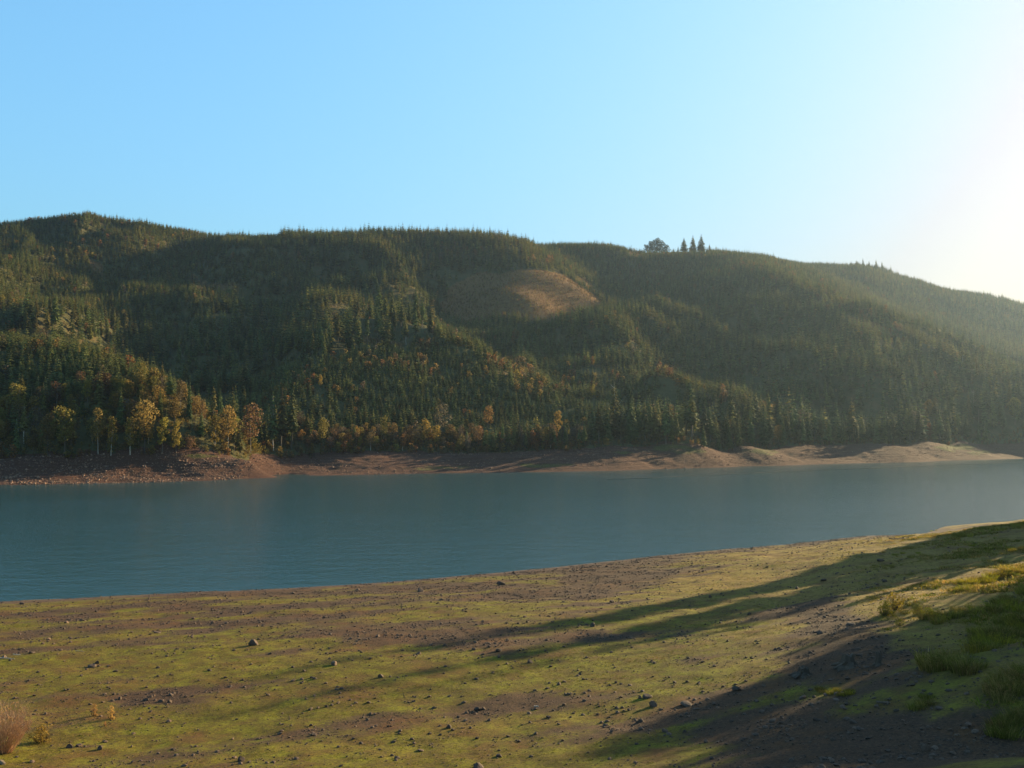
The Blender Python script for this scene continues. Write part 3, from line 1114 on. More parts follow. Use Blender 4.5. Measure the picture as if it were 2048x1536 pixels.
# ------------------------------------------------------------------ single trees
ORD = ['first', 'second', 'third', 'fourth', 'fifth', 'sixth', 'seventh', 'eighth', 'ninth', 'tenth', 'eleventh', 'twelfth', 'thirteenth', 'fourteenth', 'fifteenth', 'sixteenth',
       'seventeenth', 'eighteenth', 'nineteenth', 'twentieth']


def ordw(n):
    if n <= 20:
        return ORD[n - 1]
    tens = {2: 'twenty', 3: 'thirty', 4: 'forty', 5: 'fifty', 6: 'sixty', 7: 'seventy', 8: 'eighty', 9: 'ninety'}
    t, u = divmod(n, 10)
    return tens[t] + '-' + ORD[u - 1] if u else tens[t][:-1] + 'ieth'


def tree(name, x, y, z, h, wid, crown, trunk, label, cat, group, rz=None):
    o = bpy.data.objects.new(name, None)
    o.empty_display_size = .5
    o.location = (x, y, z - .3)
    o.scale = (h * wid, h * wid, h)
    o.rotation_euler = (RNG.normal(0, .012), RNG.normal(0, .012), RNG.uniform(0, 6.28) if rz is None else rz)
    link(o)
    tag(o, label, cat, group)
    link(bpy.data.objects.new('trunk', trunk), o)
    link(bpy.data.objects.new('crown', crown), o)
    return o


# trees one can name in the photograph: kind, pixel x of the trunk, pixel y of its foot, pixel y of its top, width factor, pale trunk, label
SPECIAL = [
    ('olive', 129, 912, 814, 1.15, False, 'broadest olive-yellow leafy tree in the shore row, its foot in deep shade', 'the broadest olive-yellow tree'),
    ('olive', 95, 914, 826, .8, False, 'dull olive-brown leafy tree crowding the broadest olive-yellow tree', None),
    ('yellow', 222, 911, 830, .72, True, 'narrow bright yellow leafy tree with a pale stem above the rocky bank', 'the narrow bright yellow tree'),
    ('olive', 196, 908, 816, .75, True, 'slim yellow-tipped tree with a pale stem behind the narrow bright yellow tree', None),
    ('yellow', 260, 911, 834, .95, True, 'double-stemmed golden tree with a forked pale trunk at the bank top', 'the double-stemmed golden tree'),
    ('olive', 289, 906, 800, 1.0, False, 'tall dull-gold tree standing over its lower golden neighbours', None),
    ('yellow', 324, 910, 835, .9, False, 'short rounded golden tree between the dull-gold tall tree and the cone-shaped yellow one', None),
    ('yellow', 352, 912, 840, .62, False, 'cone-shaped yellow tree leafy down to its foot at the bank top', 'the cone-shaped yellow tree'),
    ('yellow', 430, 902, 831, .82, True, 'bright golden tree alone at the tip of the rocky point', 'the golden tree on the point'),
    ('olive', 456, 903, 812, .85, True, 'olive-gold tree on thin pale stems just behind the rocky point', None),
    ('rust', 500, 904, 806, 1.0, False, 'dusky bronze broad tree over the dark gully behind the rocky point', 'the dusky bronze tree by the gully'),
    ('olive', 646, 898, 835, .75, False, 'small yellow-green tree among brown shrubs past the tall pale-trunked firs', None),
    ('olive', 767, 893, 832, .75, True, 'slender pale-yellow tree with a light stem in the rusty shore wood', 'the slender pale-yellow tree'),
    ('orange', 853, 892, 836, .95, False, 'orange-brown rounded tree beside the yellow-orange dome tree', None),
    ('yellow', 873, 895, 850, 1.2, False, 'yellow-orange dome-shaped tree low on the bare red shore', 'the yellow-orange dome tree'),
    ('grey', 884, 880, 806, 1.0, False, 'pinkish-grey nearly leafless tree rising over the rusty wood', 'the pinkish-grey leafless tree'),
    ('rust', 905, 893, 848, 1.0, False, 'rust-red low tree at the edge of the bare shore', None),
    ('orange', 976, 858, 812, 1.0, False, 'vivid orange tree top glowing among dark firs', 'the vivid orange tree'),
    ('yellow', 1115, 880, 820, 1.1, False, 'amber spreading tree in front of the dark fir grove', 'the amber spreading tree'),
    ('olive', 1092, 896, 852, 1.0, False, 'olive-brown low tree on the shore under the amber spreading tree', None),
    ('rust', 955, 892, 852, 1.0, False, 'brown-red bushy tree at the shore edge below the vivid orange tree', None),
    ('yellow', 720, 900, 872, 1.1, False, 'small bright yellow bushy tree right at the bare shore line', 'the small yellow bushy tree'),
    ('orange', 697, 900, 864, 1.1, False, 'small orange bushy tree beside the small yellow one at the shore', None),
    ('olive', 1212, 897, 875, 1.2, False, 'tiny olive bushy tree on the grassy red knoll', 'the tiny olive tree on the knoll'),
    ('orange', 1859, 881, 846, .8, False, 'small flame-orange tree at the end of the wooded point', 'the flame-orange tree'),
    ('olive', 1858, 845, 798, .8, False, 'yellowish leafy tree above the flame-orange one, among hazy firs', None),
    ('olive', 2030, 850, 796, 1.0, False, 'yellowish leafy tree by the frame edge in the hazy fir wood', None),
    ('orange', 14, 880, 842, 1.0, False, 'small orange tree low in the dark wood by the frame edge', 'the small dark-wood orange tree'),
    ('rust', 66, 905, 868, 1.1, False, 'brown bushy tree in deep shade at the foot of the fir slope', None),
    ('rust', 380, 905, 872, 1.1, False, 'pinkish-brown bushy tree on the crest of the rocky point', None),
    ('yellow', 1146, 780, 752, 1.1, False, 'yellow tree of the pair on the saddle between two wooded spurs', None),
    ('yellow', 1186, 800, 768, .8, False, 'slim yellow tree leaning over the saddle between two wooded spurs', None),
    ('orange', 1337, 756, 734, 1.4, False, 'broad orange tree on top of the low fir-clad knoll', None),
    ('orange', 1185, 736, 712, .8, False, 'lone orange-yellow tree on the dark hollow slope', None),
    ('yellow', 641, 778, 748, .8, False, 'pale gold tree alone among young firs on the long front slope', None),
    ('orange', 23, 676, 655, 1.3, False, 'round orange maple on the crest of the near wooded spur', None),
    ('orange', 129, 448, 432, 1.2, False, 'orange tree among firs on the highest ridge top', None),
]
FIRS = [
    ('tall', 546, 900, 782, .85, True, 'tall ragged fir with twin pale bare stems at the shore', 'the tall pale-stemmed fir'),
    ('tall', 562, 898, 776, .9, False, 'dense tall fir of the shore trio, beside the pale-stemmed one', None),
    ('tall', 583, 898, 774, .85, False, 'highest fir of the shore trio, furthest from the rocky point', None),
    ('full', 513, 752, 662, .8, False, 'tall pointed fir standing clear on the shaded slope above the gully', None),
    ('full', 545, 740, 680, .7, False, 'slim fir beside the tall pointed one on the shaded slope', None),
    ('tall', 595, 716, 648, .9, False, 'dark tall fir at the top edge of the young plantation', None),
    ('full', 450, 768, 715, .9, False, 'pale-sided fir low in the shaded gully slope', None),
    ('full', 312, 752, 716, .8, False, 'small pointed fir behind the crest of the near spur', None),
    ('tall', 165, 840, 782, .9, False, 'olive old fir rising behind the broadest olive-yellow tree', None),
    ('full', 378, 845, 752, .6, False, 'olive slender fir topping the end of the near spur', None),
    ('old', 426, 850, 772, .8, False, 'broken-topped fir over the golden tree of the rocky point', None),
    ('old', 812, 690, 642, .9, True, 'fir with a long pale bare stem at the plantation top', None),
    ('old', 715, 690, 626, .9, False, 'flat-topped old fir with a bare lower stem on the spur crest', None),
    ('old', 735, 692, 640, .9, False, 'shorter old fir beside the flat-topped one on the spur crest', None),
    ('old', 676, 696, 640, .9, False, 'old fir with hanging boughs on the dark end of the spur crest', None),
    ('full', 1215, 888, 800, .95, False, 'broad dark fir leading the tall grove past the grassy knoll', 'the broad dark fir of the tall grove'),
    ('tall', 1332, 888, 796, .9, False, 'towering fir in the hazy grove behind the green-topped red lobe', 'the towering fir behind the red lobe'),
    ('tall', 1290, 890, 800, .85, False, 'spindly tall fir in the gap of the hazy grove', None),
    ('full', 1408, 894, 844, 1.0, False, 'short full fir at the notch between two red lobes', 'the short full fir at the notch'),
    ('full', 1478, 892, 836, 1.0, False, 'dark conical fir above the second red lobe', 'the conical fir of the second lobe'),
    ('full', 1662, 880, 808, .9, False, 'slim hazy fir standing clear over the long bare bank', 'the slim fir over the long bank'),
    ('full', 1745, 880, 800, 1.1, False, 'broad hazy fir before the dark bay of the wooded point', 'the broad fir of the wooded point'),
    ('full', 1386, 494, 459, 1.8, False, 'tall ragged fir on the skyline, shorter of the tall pair', None),
    ('full', 1402, 494, 457, 2.0, False, 'tallest ragged fir on the skyline, beside its near-twin', None),
    ('full', 1368, 492, 463, 2.3, False, 'wide ragged fir on the skyline next to the tall pair', None),
    ('full', 1419, 492, 472, 1.4, False, 'small fir on the skyline closing the ragged row', None),
    ('full', 1356, 489, 476, 1.0, False, 'stubby fir on the skyline between the round clump and the ragged row', None),
    ('full', 458, 478, 463, 1.2, False, 'lone fir standing up in the skyline saddle', None),
    ('tall', 209, 452, 432, 1.0, False, 'last tall fir ending the highest ridge top stand', None),
    ('full', 1726, 534, 514, 1.2, False, 'pointed fir on the hazy knob of the farther ridge', None),
    ('full', 1702, 536, 521, 1.4, False, 'shaded-end small fir of the hazy knob', None),
    ('tall', 1714, 535, 520, 1.7, False, 'rounded-topped fir between the first two on the hazy knob', None),
    ('full', 1738, 535, 519, 1.6, False, 'broad low fir in the dip between the pointed pair on the knob', None),
    ('full', 1764, 537, 520, 1.5, False, 'last small fir sloping off the hazy knob sunward', None),
    ('full', 1752, 534, 513, 1.2, False, 'second pointed fir on the hazy knob, sunward of its twin', None),
]
CLUMP = [(1294, 490, 473, 1.5), (1303, 490, 466, 1.3), (1313, 490, 460, 1.3), (1324, 490, 465, 1.3), (1333, 490, 473, 1.4)]
CLUMP_L = ['low shoulder tree of the round skyline clump, on its shaded end', 'second tree of the round skyline clump from its shaded end', 'highest middle tree of the round skyline clump',
           'fourth tree of the round skyline clump, just sunward of its top', 'low shoulder tree of the round skyline clump, on its sunward end']
M_CLUMP = mat_leaf('dark_oak_leaves', (.045, .055, .026), .2, .2, .03)
CLUMP_ME = [leafy_crown('leaf_crown', M_CLUMP, 560 + i, R=.36, cb=.02, lobes=10, leaves=700, size=.06) for i in range(2)]

SPX = []
n_leafy = n_fir = 0
LMARK = []


def foot(px, py):
    return hit(px, py)


for kd, px, py, top, wd, pale, lab, mark in SPECIAL:
    x, y, z = foot(px, py)
    h = (py - top) * y / FPX * 1.02
    ms = LEAFY[kd]
    tree('leafy_tree', x, y, z, h, wd, ms[n_leafy % len(ms)], LEAF_TRUNK[pale][n_leafy % 2], lab, 'tree', 'autumn trees along the far shore' if py > 840 else 'autumn trees among the firs')
    n_leafy += 1
    SPX.append((px, y))
    if mark:
        LMARK.append((px, mark))
for kd, px, py, top, wd, pale, lab, mark in FIRS:
    x, y, z = foot(px, py)
    h = (py - top) * y / FPX * 1.02
    ms = {'tall': FIR_TALL, 'full': FIR_FULL, 'old': FIR_OLD}[kd]
    tree('fir_tree', x, y, z, h, wd, ms[n_fir % len(ms)], FIR_TRUNK_PALE if pale else FIR_TRUNK, lab, 'conifer', 'firs on the far shore and hills')
    n_fir += 1
    SPX.append((px, y))
    if mark:
        LMARK.append((px, mark))
for (px, py, top, wd), lab in zip(CLUMP, CLUMP_L):
    x, y, z = foot(px, py)
    tree('leafy_tree', x, y, z, (py - top) * y / FPX, wd, CLUMP_ME[n_leafy % 2], LEAF_TRUNK[False][0], lab, 'tree', 'round clump of trees on the skyline')
    n_leafy += 1
LMARK.sort()

# give the named trees their room
free = np.ones(len(TX), bool)
for px, y in SPX:
    free[ii] &= ~((np.abs(TPX[ii] - px) < 5 * 600 / y) & (np.abs(TY[ii] - y) < 5))
    free[ii] &= ~((np.abs(TPX[ii] - px) < 14) & (TY[ii] < y) & (TY[ii] > y - 26) & (TY[ii] < 1000))
ii = ii[free[ii]]

order = ii[np.argsort(-VIS[ii])]
inframe = (TPX[order] > -20) & (TPX[order] < 2068)
con = order[inframe & ~decf[order]][:300 - n_fir]
lea = order[inframe & decf[order] & (INL[order] < 105)][:230 - n_leafy]

TONE_F = {0: 'dark', 1: 'olive-tinted'}
marks_px = np.array([p for p, _ in LMARK])


def label_row(idx, noun_of, where):
    """each tree is told by the named tree it stands next to and how many trees away, on which side"""
    groups = {}
    for i in idx:
        j = int(np.argmin(np.abs(marks_px - TPX[i])))
        s = TPX[i] >= marks_px[j]
        groups.setdefault((j, s), []).append(i)
    out = {}
    for (j, s), L in groups.items():
        L.sort(key=lambda i: abs(TPX[i] - marks_px[j]))
        for k_, i in enumerate(L):
            out[i] = f"{noun_of(i)}, {ordw(k_ + 1)} {where} {'sunward' if s else 'shadeward'} of {LMARK[j][1]}"
    return out


medh = np.median(TH[con])
CROWN_OF, SIZE_OF = {}, {}
for q, i in enumerate(con):
    if yg[i] > .5:
        CROWN_OF[i] = ('young', FIR_YOUNG[q % 3])
    else:
        r_ = RNG.random()
        CROWN_OF[i] = ('tall', FIR_TALL[q % 4]) if r_ < .5 else ('full', FIR_FULL[q % 3]) if r_ < .88 else ('bare-stemmed', FIR_OLD[q % 2])


def fir_noun(i):
    return {'young': 'young', 'tall': 'slender', 'full': 'full-skirted', 'bare-stemmed': 'bare-stemmed'}[CROWN_OF[i][0]] + ' fir'


LABF = label_row(list(con), fir_noun, 'conifer')
for q, i in enumerate(con):
    wd = RNG.uniform(.85, 1.2)
    tree('fir_tree', TX[i], TY[i], TZ[i], TH[i], wd, CROWN_OF[i][1], FIR_TRUNK_PALE if q % 11 == 0 else FIR_TRUNK, LABF[i], 'conifer', 'firs on the far shore and hills')

LKIND = {}
for q, i in enumerate(lea):
    p = TPX[i]
    if p < 520:
        w_ = (.46, .16, .05, .22, .11)
    elif p < 1160:
        w_ = (.14, .03, .14, .42, .27)
    else:
        w_ = (.3, .06, .1, .34, .2)
    LKIND[i] = ('olive', 'yellow', 'orange', 'rust', 'grey')[int(RNG.choice(5, p=w_))]
LN = {'olive': 'olive-yellow', 'yellow': 'golden', 'orange': 'orange', 'rust': 'rust-brown', 'grey': 'thin grey-brown'}
LABL = label_row(list(lea), lambda i: LN[LKIND[i]] + ' tree', 'leafy one')
for q, i in enumerate(lea):
    ms = LEAFY[LKIND[i]]
    tree('leafy_tree', TX[i], TY[i], TZ[i], TH[i], RNG.uniform(.85, 1.25), ms[q % len(ms)], LEAF_TRUNK[q % 7 == 0][q % 2], LABL[i], 'tree', 'autumn trees along the far shore')

# the wood that reads as one mass
single = np.zeros(len(TX), bool)
single[con] = True
single[lea] = True
rest = ii[~single[ii]]
rc = rest[~decf[rest]]
stand = fbm(TX[rc] / 95, TY[rc] / 95, 3, 111) + RNG.normal(0, .08, len(rc))
kind = np.where(yg[rc] > RNG.random(len(rc)), np.where(stand > .12, RNG.choice([3, 4, 5, 5], len(rc)), RNG.choice([3, 4, 3, 2], len(rc))), np.where(stand > .12, RNG.choice([1, 1, 0, 5], len(rc)), RNG.choice([0, 2, 0, 1], len(rc))))
wd = RNG.uniform(1.0, 1.65, len(rc))
scatter('conifer_forest', np.stack([TX[rc], TY[rc], TZ[rc] - .3], -1), RNG.uniform(0, 6.28, len(rc)), np.stack([TH[rc] * wd, TH[rc] * wd, TH[rc]], -1), kind, LO,
        'dense fir forest covering the hills beyond the lake')
rl = rest[decf[rest]]
n_l = len(rl)
kindl = RNG.choice([0, 1, 2, 3, 4], n_l, p=(.24, .16, .30, .26, .04))
scatter('autumn_foliage', np.stack([TX[rl], TY[rl], TZ[rl] - .3], -1), RNG.uniform(0, 6.28, n_l), np.stack([TH[rl] * 1.1, TH[rl] * 1.1, TH[rl] * .9], -1), kindl, LO_LEAF,
        'patches of orange and brown autumn woodland among the firs')
# low brush: along the top of the bare bank and over the logged ground
bx, by = jitter_grid(480, 1900, 3.0)
bz = far_z(bx, by)
bpx, bpy_ = project(np.stack([bx, by, bz], -1))
binl = by - shore_depth(bpx)
bbw = np.interp(bpx, [p[0] for p in BANK_TOP], [p[2] for p in BANK_TOP]) + fbm(bx / 18, by / 18, 3, 77) * 7
onb = (binl > bbw - 1) & (binl < bbw + np.where(bpx < 1160, 42, 24)) & (RNG.random(len(bx)) < np.where(bpx < 1160, .62, .5))
cutb = cut_mask(bx, by, bz) & (binl > 100) & (RNG.random(len(bx)) < .45)
openb = (binl > 120) & (RNG.random(len(bx)) < .05) & (by < 1100)
kb = onb | cutb | openb
kb &= bpy_ < terr_horizon(bx, by) + 8
nb = int(kb.sum())
seed_ = cutb & (RNG.random(len(bx)) < .33) & (fbm(bx / 25, by / 25, 3, 121) > -.1)
hh = np.where(cutb[kb], RNG.uniform(.8, 3.6, nb), RNG.uniform(1.2, 4.2, nb) * np.where(onb[kb] & (bpx[kb] < 1160), RNG.uniform(.8, 2.1, nb), 1))
scatter('undergrowth', np.stack([bx[kb], by[kb], bz[kb] - .2], -1), RNG.uniform(0, 6.28, nb), np.stack([hh * 1.5, hh * 1.5, hh], -1), np.where(onb[kb] & (bpx[kb] < 560), RNG.choice([0, 0, 4, 2], nb), RNG.choice([0, 2, 3, 2], nb)), LO_LEAF,
        'brown brush along the bank top and over the logged slope')
ns = int(seed_.sum())
hs_ = RNG.uniform(1.8, 5.5, ns)
scatter('saplings', np.stack([bx[seed_], by[seed_], bz[seed_] - .2], -1), RNG.uniform(0, 6.28, ns), np.stack([hs_ * 1.4, hs_ * 1.4, hs_], -1), RNG.choice([3, 4, 5], ns), LO,
        'knee-high to head-high replanted conifers dotted over the logged slopes')
# rubble on the far bank
RUB = [proto('bank_stone', stone_mesh('bank_stone', M_BANKROCK, 800 + i, 1, .7)) for i in range(3)]
n_ = 60000
ru = RNG.uniform(-.6, .62, n_)
sd = shore_depth(1024 + FPX * ru)
bwr = np.interp(1024 + FPX * ru, [p[0] for p in BANK_TOP], [p[2] for p in BANK_TOP])
ry_ = sd + RNG.uniform(.5, 1, n_) * 0 + RNG.random(n_) ** 1.2 * (bwr + 2)
rx_ = ru * ry_
dens = fbm(rx_ / 30, ry_ / 14, 3, 95) + np.interp(1024 + FPX * ru, [0, 430, 520, 700, 1000, 1250, 2048], [.5, .6, .3, .1, .15, .15, .0])
kk = RNG.random(n_) < np.clip(.25 + dens * .9, .02, 1)
rx_, ry_ = rx_[kk], ry_[kk]
rz_ = far_z(rx_, ry_)
sz = np.minimum(.22 * RNG.random(len(rx_)) ** -.42, 1.25) * np.interp(rx_ / ry_, [-.53, -.3, -.2, .5], [.75, .7, .6, .55])
scatter('rubble', np.stack([rx_, ry_, rz_ + sz * .1], -1), RNG.uniform(0, 6.28, len(rx_)), sz, RNG.integers(0, 3, len(rx_)), RUB, 'reddish stones strewn over the far bare bank', tilt=RNG.uniform(-.4, .4, (len(rx_), 2)))
# ------------------------------------------------------------------ near shore: stones
GS = [proto('gravel_stone', stone_mesh('gravel_stone', M_ROCK, 850 + i, 1, .6)) for i in range(4)]
n_ = 520000
gu = RNG.uniform(-.58, .60, n_)
gy_ = np.sqrt(RNG.uniform(45 ** 2, 262 ** 2, n_))
gx_ = gu * gy_
gz_ = near_z(gx_, gy_)
gg = gravel_at(gx_, gy_, gz_)
cl = np.clip(fbm(gx_ / 1.9, gy_ / 1.9, 3, 97) * 1.6 + .5, 0, 1)
kk = (RNG.random(n_) < (.13 + .8 * np.clip(gg, 0, 1) ** 1.5) * cl) & (gz_ > .02)
gx_, gy_, gz_ = gx_[kk], gy_[kk], gz_[kk]
sz = np.clip(.048 * RNG.random(len(gx_)) ** -.42, .04, .24)
scatter('gravel', np.stack([gx_, gy_, gz_ + sz * .12], -1), RNG.uniform(0, 6.28, len(gx_)), sz, RNG.integers(0, 4, len(gx_)), GS, 'brown gravel scattered over the mossy lakebed', tilt=RNG.uniform(-.35, .35, (len(gx_), 2)))
print('gravel', len(gx_))

BOULD = [stone_mesh('stone', M_ROCK, 900 + i, 2, .72 + .1 * (i % 3), .3, 7) for i in range(8)]
SLAB = stone_mesh('stone', M_ROCK, 930, 2, .32, .12, 4)
PALE_ST = stone_mesh('stone', M_PALEROCK, 931, 2, .7, .2, 6)
# pixel x, pixel y of the foot, pixel width, label (None: told by its neighbour), anchor phrase
ROCKS = [
    (483, 1522, 24, 'round isolated boulder low on the mossy flat, with a short shadow', 'the round isolated boulder', 0),
    (1372, 1411, 34, 'flat-topped slab with a dark shaded face on yellow-green moss', 'the flat-topped slab', 1),
    (1307, 1413, 26, 'pyramid-shaped dark rock beside the flat-topped slab', 'the pyramid-shaped dark rock', 0),
    (1296, 1396, 22, 'low dark rock just behind the pyramid-shaped one', None, 0),
    (1280, 1397, 14, 'small dark rock at the end of the group by the pyramid-shaped rock', None, 0),
    (837, 1308, 16, 'upright tan rock at the tip of the long tree shadow', 'the upright tan rock', 0),
    (996, 1303, 20, 'wedge-shaped dark rock between the two long tree shadows', 'the wedge-shaped rock', 0),
    (998, 1315, 12, 'small lumpy rock just below the wedge-shaped one', None, 0),
    (1060, 1326, 20, 'large dark rock inside the lower long tree shadow', 'the large dark rock in the shadow', 0),
    (669, 1330, 20, 'dark jagged rock at the thin end of the upper shadow', 'the dark jagged rock', 0),
    (508, 1290, 26, 'dark knobbly rock heap in the open mossy flat', 'the knobbly rock heap', 0),
    (186, 1334, 20, 'dark double rock on the brown flat', 'the dark double rock', 0),
    (194, 1327, 14, 'upper half of the dark double rock', None, 0),
    (134, 1246, 14, 'tan rock with a long shadow near the water edge flat', 'the tan long-shadowed rock', 0),
    (315, 1266, 17, 'oblong tan brick-like stone lying on green moss', 'the oblong tan stone', 1),
    (163, 1242, 10, 'small pointed stone behind the tan rock with a long shadow', None, 0),
    (425, 1247, 14, 'low dark stone casting a long shadow on the greenish strip', None, 0),
    (956, 1421, 18, 'angular stone with a long dark shadow in mid flat', 'the angular stone', 0),
    (968, 1419, 10, 'smaller stone touching the angular one', None, 0),
    (620, 1420, 14, 'dark stone at the shaded end of the four-stone row', 'the four-stone row', 0),
    (636, 1417, 10, 'second stone of the four-stone row', None, 0),
    (653, 1414, 12, 'third stone of the four-stone row', None, 0),
    (664, 1411, 10, 'sunward end stone of the four-stone row', None, 0),
    (292, 1402, 12, 'stone leading the long dark row of stones', 'the long dark stone row', 0),
    (310, 1401, 10, 'second stone in the long dark row of stones', None, 0),
    (322, 1404, 14, 'largest stone in the long dark row of stones', None, 0),
    (340, 1405, 12, 'last stone at the sunward end of the long dark row', None, 0),
    (342, 1390, 12, 'stone ending the shorter row above the long dark row', None, 0),
    (240, 1399, 14, 'tan-lit stone ending the thin string of stones', 'the thin string of stones', 0),
    (225, 1403, 10, 'second stone of the thin string from its sunward end', None, 0),
    (205, 1405, 9, 'third stone of the thin string from its sunward end', None, 0),
    (180, 1410, 9, 'farther stone of the thin string, toward the twiggy shrub', None, 0),
    (140, 1496, 22, 'big stone of the dark heap before the twiggy shrub', 'the dark heap of stones', 0),
    (158, 1493, 16, 'stone leaning on the big one in the dark heap', None, 0),
    (200, 1499, 18, 'dark stone in the second heap, past the big one', None, 0),
    (86, 1460, 11, 'small two-toned stone just sunward of the twiggy shrub', None, 0),
    (0, 1528, 24, 'pale tan boulder half hidden under the twiggy shrub', 'the pale tan boulder', 2),
    (842, 1502, 18, 'thin dark stone with a straight shadow low on the flat', 'the thin dark stone', 1),
    (1330, 1464, 20, 'grey-lit stone at the edge of the dark bottom shade', 'the grey-lit stone', 0),
    (1605, 1398, 20, 'square dark stone beside the grassy hollow', 'the square dark stone', 0),
    (1672, 1401, 20, 'low flat stone in the grassy hollow', 'the low flat stone', 1),
    (1935, 1452, 22, 'dark pointed stone at the edge of the shaded gravel', 'the dark pointed stone', 0),
    (1948, 1434, 16, 'round dark stone above the pointed one, on shaded moss', None, 0),
    (1880, 1418, 18, 'blackish round stone on the shaded green hollow', None, 0),
    (1850, 1500, 30, 'broad shiny-topped stone among the shaded gravel', 'the broad shiny-topped stone', 0),
    (1640, 1265, 12, 'pinkish stone on the reddish slope', 'the pinkish stone', 0),
    (1760, 1122, 18, 'dark low rock on the far grassy slope', 'the dark low rock', 0),
    (1648, 1161, 20, 'dark flat rock in the upper shadow band', 'the dark flat rock', 1),
    (1807, 1077, 9, 'dark knob of rock by the log on the far shore rise', None, 0),
    (1770, 1164, 14, 'pale-sided rock on the shaded gravel slope', None, 0),
    (1420, 1195, 12, 'dark stone at the edge of the upper long shadow', None, 0),
    (1533, 1135, 8, 'small dark block on the tan shore bands', None, 0),
    (1055, 1245, 10, 'round dark stone at the shadow border', None, 0),
    (1037, 1248, 12, 'dark stone close to the round one at the shadow border', None, 0),
    (842, 1183, 24, 'dark long rock among the gravel near the waterline', 'the long waterline rock', 0),
    (1002, 1170, 20, 'brown ridge-like rock in the waterline gravel', None, 0),
    (1220, 1372, 10, 'rock at the top of the loose cluster on pale moss', 'the loose cluster on pale moss', 0),
    (1232, 1366, 10, 'second rock in the loose cluster on pale moss', None, 0),
    (1118, 1370, 12, 'rock at the lower end of the loose cluster on pale moss', None, 0),
    (1128, 1364, 10, 'rock in the middle of the loose cluster on pale moss', None, 0),
    (1160, 1350, 12, 'double-peaked rock beyond the loose cluster', None, 0),
    (958, 1536, 26, 'dark leafless lump of stone cut by the bottom edge', 'the lump of stone at the bottom edge', 0),
]
RL = []
nrk = 0


def rock(px, py, wpx, lab, typ, i, P=None):
    x, y, z = P if P is not None else near_hit(px, py)
    r = wpx * y / FPX / 2 * (.85 if P is None else .8)
    me_ = {0: BOULD[i % 8], 1: SLAB, 2: PALE_ST}[typ]
    o = bpy.data.objects.new('stone', me_)
    o.location = (x, y, z + r * (.12 if typ != 1 else .08))
    e = RNG.uniform(.85, 1.2)
    o.scale = (r * 1.1, r * RNG.uniform(.8, 1.05), r * e)
    o.rotation_euler = (RNG.uniform(-.25, .25), RNG.uniform(-.25, .25), RNG.uniform(0, 6.28))
    link(o)
    tag(o, lab, 'rock', 'stones on the mossy flat')


for i, (px, py, wpx, lab, anchor, typ) in enumerate(ROCKS):
    rock(px, py, wpx, lab, typ, i)
    if anchor:
        RL.append((px, py, anchor))
# the next largest loose stones, told by the named stone they lie around
n_ = 5200
cu = RNG.uniform(-.53, .53, n_)
cy_ = np.sqrt(RNG.uniform(60 ** 2, 245 ** 2, n_))
cx_ = cu * cy_
cz_ = near_z(cx_, cy_)
cpx, cpy = project(np.stack([cx_, cy_, cz_], -1))
cg = gravel_at(cx_, cy_, cz_) * .7 + .35 + fbm(cx_ / 9, cy_ / 9, 3, 99) * .8
size = .105 * RNG.random(n_) ** -.33
score = size / cy_ * np.where(RNG.random(n_) < np.clip(cg, .05, 1), 1, .3)
ok = (cz_ > .15) & (cpx > 6) & (cpx < 2042) & (cpy < 1530) & (size < .6)
sel = [i for i in np.argsort(-score) if ok[i]][:300 - len(ROCKS)]
groups = {}
for i in sel:
    j = min(range(len(RL)), key=lambda j: (cpx[i] - RL[j][0]) ** 2 + 4 * (cpy[i] - RL[j][1]) ** 2)
    q = (cpx[i] >= RL[j][0], cpy[i] >= RL[j][1])
    groups.setdefault((j, q), []).append(i)
for (j, (sx, sy)), L in groups.items():
    L.sort(key=lambda i: (cpx[i] - RL[j][0]) ** 2 + 4 * (cpy[i] - RL[j][1]) ** 2)
    for k_, i in enumerate(L):
        side = ('lakeward' if not sy else 'downhill-side' if False else 'landward') + ', ' + ('sunward' if sx else 'shaded')
        lab = f"{ordw(k_ + 1)} stone out from {RL[j][2]}, {'landward' if sy else 'lakeward'} {'sunny' if sx else 'shade'} side"
        rock(0, 0, 2 * size[i] / cy_[i] * FPX, lab, 0, i, (cx_[i], cy_[i], cz_[i]))

# ------------------------------------------------------------------ driftwood, log, stumps
def log_mesh(name, mat, seed, L, r, bendy=.06, knots=2):
    rg = random.Random(seed)
    V, F = [], []
    n = 7
    P = [np.array((L * (i / n - .5), rg.uniform(-bendy, bendy) * L, rg.uniform(0, bendy) * L * .4)) for i in range(n + 1)]
    for i in range(n):
        frustum(V, F, P[i], P[i + 1], r * (1 - .5 * i / n), r * (1 - .5 * (i + 1) / n), 7)
    b = len(V)
    F.append(tuple(range(6, -1, -1)))
    for _ in range(knots):
        i = rg.randint(1, n - 1)
        e = P[i] + np.array((rg.uniform(-.1, .1) * L, rg.uniform(-.12, .12) * L, rg.uniform(.05, .14) * L))
        frustum(V, F, P[i], e, r * .5, r * .2, 5)
    return mesh_from(name, V, F, mat)


